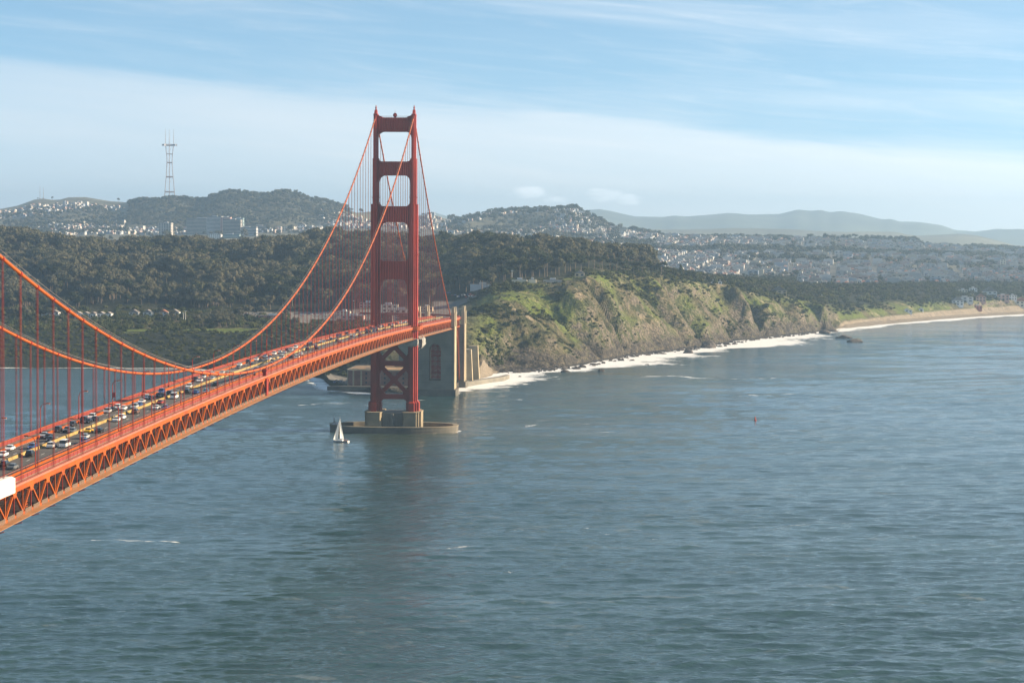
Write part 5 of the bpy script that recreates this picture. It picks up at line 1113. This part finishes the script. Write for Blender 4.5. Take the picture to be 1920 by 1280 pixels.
building(1085, 400, 5600, 40, 14, 9, 'white', 3, 5, 'white houses block at the right end of the far hill top')
building(1060, 399, 5600, 30, 14, 9, 'cream', 2, 5, 'cream block among trees on the far hill top')
building(992, 402, 5600, 22, 14, 9, 'white', 2, 3, 'white building under the trees left on the far hill top')
building(1880, 506, 4400, 12, 10, 26, 'cream', 5, 2, 'slim cream church tower rising over the city at right', 'gable', name='church_tower', cat='church')
building(1878, 530, 4300, 34, 16, 10, 'cream', 3, 4, 'cream block below the slim church tower')
# villas above the beach
for i, (px, py, w, h, mt, rf_, lab) in enumerate([(1795, 572, 20, 9, 'white', HR, 'white villa at the left end of the row above the beach'), (1808, 566, 30, 9, 'pale', HR, 'long grey-blue villa second from the left above the beach'), (1832, 579, 16, 6, 'red', HRR, 'low red-roofed house close to the sand'), (1838, 565, 18, 9, 'rose', HRR, 'rose villa with tiled roof in the row above the beach'),
        (1880, 563, 22, 10, 'rose', HRR, 'large salmon villa near the right edge above the beach'), (1898, 562, 14, 9, 'white', HR, 'white villa right of the salmon one'), (1915, 575, 24, 11, 'cream', HRR, 'cream villa cut by the right edge of the view'), (1805, 553, 16, 10, 'cream', HR, 'bright cream house on the rise behind the beach villas'), (1824, 551, 14, 11, 'white', HR, 'bright white house on the rise behind the beach villas'), (1855, 556, 26, 10, 'pale', HR, 'pale house behind the salmon villa')]):
    building(px, py, 3500, w, 14, h, mt, 2, 3, lab, 'gable' if i % 3 == 0 else 'flat', roofm=rf_, name='beach_villa', cat='villa', group='villas above the beach')
building(1461, 553, 3000, 22, 14, 7, 'tan', 2, 3, 'tan bath house on the slope end above the point', 'gable')
building(1700, 585, 3400, 18, 8, 4, 'white', 1, 3, 'low white beach hut behind the sand')
building(1727, 585, 3400, 8, 6, 6, 'white', 1, 1, 'small white hut right of the low beach hut')
# headland buildings
building(548, 531, 2700, 22, 16, 11, 'white', 2, 3, 'large white gabled house in the forest clearing', 'gable', name='gabled_house', cat='house')
building(564, 526, 2700, 16, 12, 7, 'pale', 2, 3, 'small pale house right of the large white gabled one', 'gable', name='gabled_house', cat='house')
for i, px in enumerate((613, 622)): building(px, 528, 2700, 8, 8, 7, 'cream', 2, 1, ('left' if i == 0 else 'right')+' of the two bright cream houses in the forest', 'gable', name='forest_house', cat='house')
for i in range(5): building(148+i*14.2, 596, 2500, 7.6, 12, 5.5, 'white', 1, 2, f'{ORD[i]} from the left of the white gabled cottages by the forest foot', 'gable', name='cottage', cat='cottage', group='row of white cottages')
for i, (px, w) in enumerate(((252, 12), (278, 11), (307, 10), (328, 12), (90, 14), (104, 10))): building(px, 594, 2500, w, 9, 6, 'white' if i % 2 else 'pale', 2, 2, ['pale house half hidden by trees right of the white cottages', 'tall white house right of the half hidden pale one', 'pale red-roofed house at the forest foot', 'white house left of the parking lot', 'pale house left of the white cottages behind the cable', 'white house just left of the cottages'][i], 'gable', name='forest_house', cat='house', roofm=HRR if i == 2 else HR)
for px, py, w, h, mt, lab in [(662, 603, 26, 7, 'rose', 'rose toll building left of the tower leg'), (645, 592, 16, 5, 'cream', 'low cream shed left of the tower'), (727, 585, 24, 9, 'cream', 'cream toll plaza building seen between the tower legs'), (752, 593, 26, 8, 'cream', 'lower cream building beside the right tower leg'), (738, 600, 44, 6, 'rose', 'long rose building just above the deck between the tower legs'), (690, 578, 20, 6, 'rose', 'rose building behind the left tower leg'), (512, 598, 34, 4.5, 'red', 'low red-roofed visitor building left of the cable'), (800, 585, 14, 6, 'tan', 'tan building right of the tower behind the side span')]:
    building(px, py, 2250, w, 12, h, mt, 2, 4, lab, name='plaza_building')
building(905, 540, 2400, 30, 8, 4.2, 'pale', 0, 4, 'grey concrete battery wall on the grassy rise', name='battery'); building(974, 531, 2400, 18, 7, 4.5, 'cream', 0, 3, 'bright cream battery building on the bluff top', name='battery'); building(998, 530, 2400, 9, 7, 4.2, 'cream', 0, 2, 'smaller cream battery right of the bright one', name='battery'); building(1036, 530, 2400, 22, 7, 3.5, 'concrete', 0, 3, 'low grey battery at the right end of the bluff top', name='battery'); building(1087, 519, 2400, 12, 8, 4.5, 'tan', 1, 2, 'tan hut among the trees above the bluff', 'gable', name='hut', cat='hut')
for i, px in enumerate((1541/1, 1337, 1350)): building(px, 533 if px < 1400 else 560, 2700, 5, 5, 4, 'white', 1, 1, ['tiny white hut on the far bluff rim', 'left of two tiny white huts on the rim beyond the conifer', 'right of two tiny white huts on the rim beyond the conifer'][i], name='hut', cat='hut')
# cars standing in the lots on the headland
def lot_row(px0, px1, py, n, d0, where):
    for i in range(n):
        p = hit(px0+(px1-px0)*(i+random.uniform(-.3, .3))/n, py+random.uniform(-2.5, 2.5), d0); cn = random.choice(['white', 'white', 'silver', 'black', 'grey', 'blue', 'red'])
        o = add_car('parked_car', random.choice(['car', 'suv']), cn, (p[0], p[1], p[2]+.1), random.choice([0, .2, 1.5, 3.1]), f'{cn} car parked {where}', 'car', 'cars parked '+where)
lot_row(420, 500, 592, 18, 2400, 'in the lot below the forest'); lot_row(560, 690, 590, 22, 2400, 'in the lot behind the far cable'); lot_row(836, 890, 556, 20, 2380, 'in the lot above the pylons'); lot_row(628, 648, 716, 6, 1950, 'on the point beside the brick fort')
# ------------------------------------------------------------------ masts and the lattice television tower
p = hit(318, 372, 6500); ST = thing('television_tower', 'tall three-legged lattice television tower on the wooded hill', 'tower', (p[0], p[1], p[2]-14), R_(14))
HTS = 282.
lev = [(0, 24), (.16, 20.5), (.36, 15.0), (.55, 10.5), (.665, 12.5), (.785, 17.5)]
def leg_at(f, a): r = float(np.interp(f, [l[0] for l in lev], [l[1] for l in lev])); return (r*math.cos(a), r*math.sin(a), f*HTS)
angs = [R_(90+120*i) for i in range(3)]
for a in angs:
    MB().tube([leg_at(f, a) for f in np.linspace(0, .785, 9)], 1.35, 6).build('tower_leg', MASTR, ST)
    x, y, z = leg_at(.785, a); MB().tube([(x, y, z), (x, y, z+36), (x, y, z+HTS*.215)], [1.5, 1.0, .45], 6).build('antenna_mast', STEELB, ST)
for f, w in ((.16, 5), (.36, 5.5), (.55, 5), (.665, 3)):
    for a, c in zip(angs, angs[1:]+angs[:1]): MB().bar(leg_at(f, a), leg_at(f, c), 2.2, w).build('cross_truss', MASTR, ST)
for i, (a, c) in enumerate(zip(angs, angs[1:]+angs[:1])):
    A = Vector(leg_at(.785, a)); Cc = Vector(leg_at(.785, c)); dv = (Cc-A).normalized()*13
    MB().bar(A-dv, Cc+dv, 3.0, 7).build('platform', STEELB, ST)
for f0, f1 in ((0, .16), (.16, .36), (.36, .55), (.55, .665), (.665, .785)):
    for a, c in zip(angs, angs[1:]+angs[:1]):
        A = Vector(leg_at(f0, a)); Cc = Vector(leg_at(f1, c)); MB().tube([A, Cc], .22, 4).build('stay_rod', STEELB, ST)
for px, py0, hh, lab in ((75, 373, 56, 'taller left one of the two thin masts on the bare ridge'), (81.5, 372, 48, 'shorter right one of the two thin masts on the bare ridge')):
    p = hit(px, py0, 6500); M_ = thing('radio_mast', lab, 'mast', (p[0], p[1], p[2]-2)); MB().tube([(0, 0, 0), (0, 0, hh)], [1.2, .5], 5).build('mast_pole', STEELB, M_)
    MB().box(-2, 2, -1, 1, hh*.5, hh*.5+1.5).box(-2.5, 2.5, -1.5, 1.5, 0, 4).build('mast_platform', STEELB, M_)
for i, (px, py, hh) in enumerate(((348, 606, 14), (344, 603, 10), (664, 600, 22), (901, 537, 15), (960, 527, 12))):
    p = hit(px, py, 2250); o = thing('light_pole', ['taller of two pale light poles left of the lot', 'shorter of two pale light poles left of the lot', 'tall floodlight pole left of the tower', 'light pole on the grassy rise right of the pylons', 'light pole beside the concrete batteries'][i], 'light pole', tuple(p)); MB().tube([(0, 0, -1), (0, 0, hh)], [.3, .16], 6).build('pole', WHITE, o); MB().box(-1.4, 1.4, -.3, .3, hh, hh+.5).build('lamp_head', WHITE, o)

# ------------------------------------------------------------------ haze
m = bpy.data.materials.new('haze'); m.use_nodes = True; t = m.node_tree; t.nodes.clear(); HAZE = m
pv = N(t, 'ShaderNodeVolumePrincipled'); pv.inputs['Color'].default_value = (.50, .75, 1.0, 1); pv.inputs['Density'].default_value = 5.8e-5; pv.inputs['Anisotropy'].default_value = .45
ou = t.nodes.new('ShaderNodeOutputMaterial'); t.links.new(pv.outputs[0], ou.inputs['Volume'])
hb = MB().box(-13500, 13500, -3500, 24500, -20, 600).build('haze', HAZE); tag(hb, 'thin blue haze filling the air over bay and city', 'haze', kind='stuff')
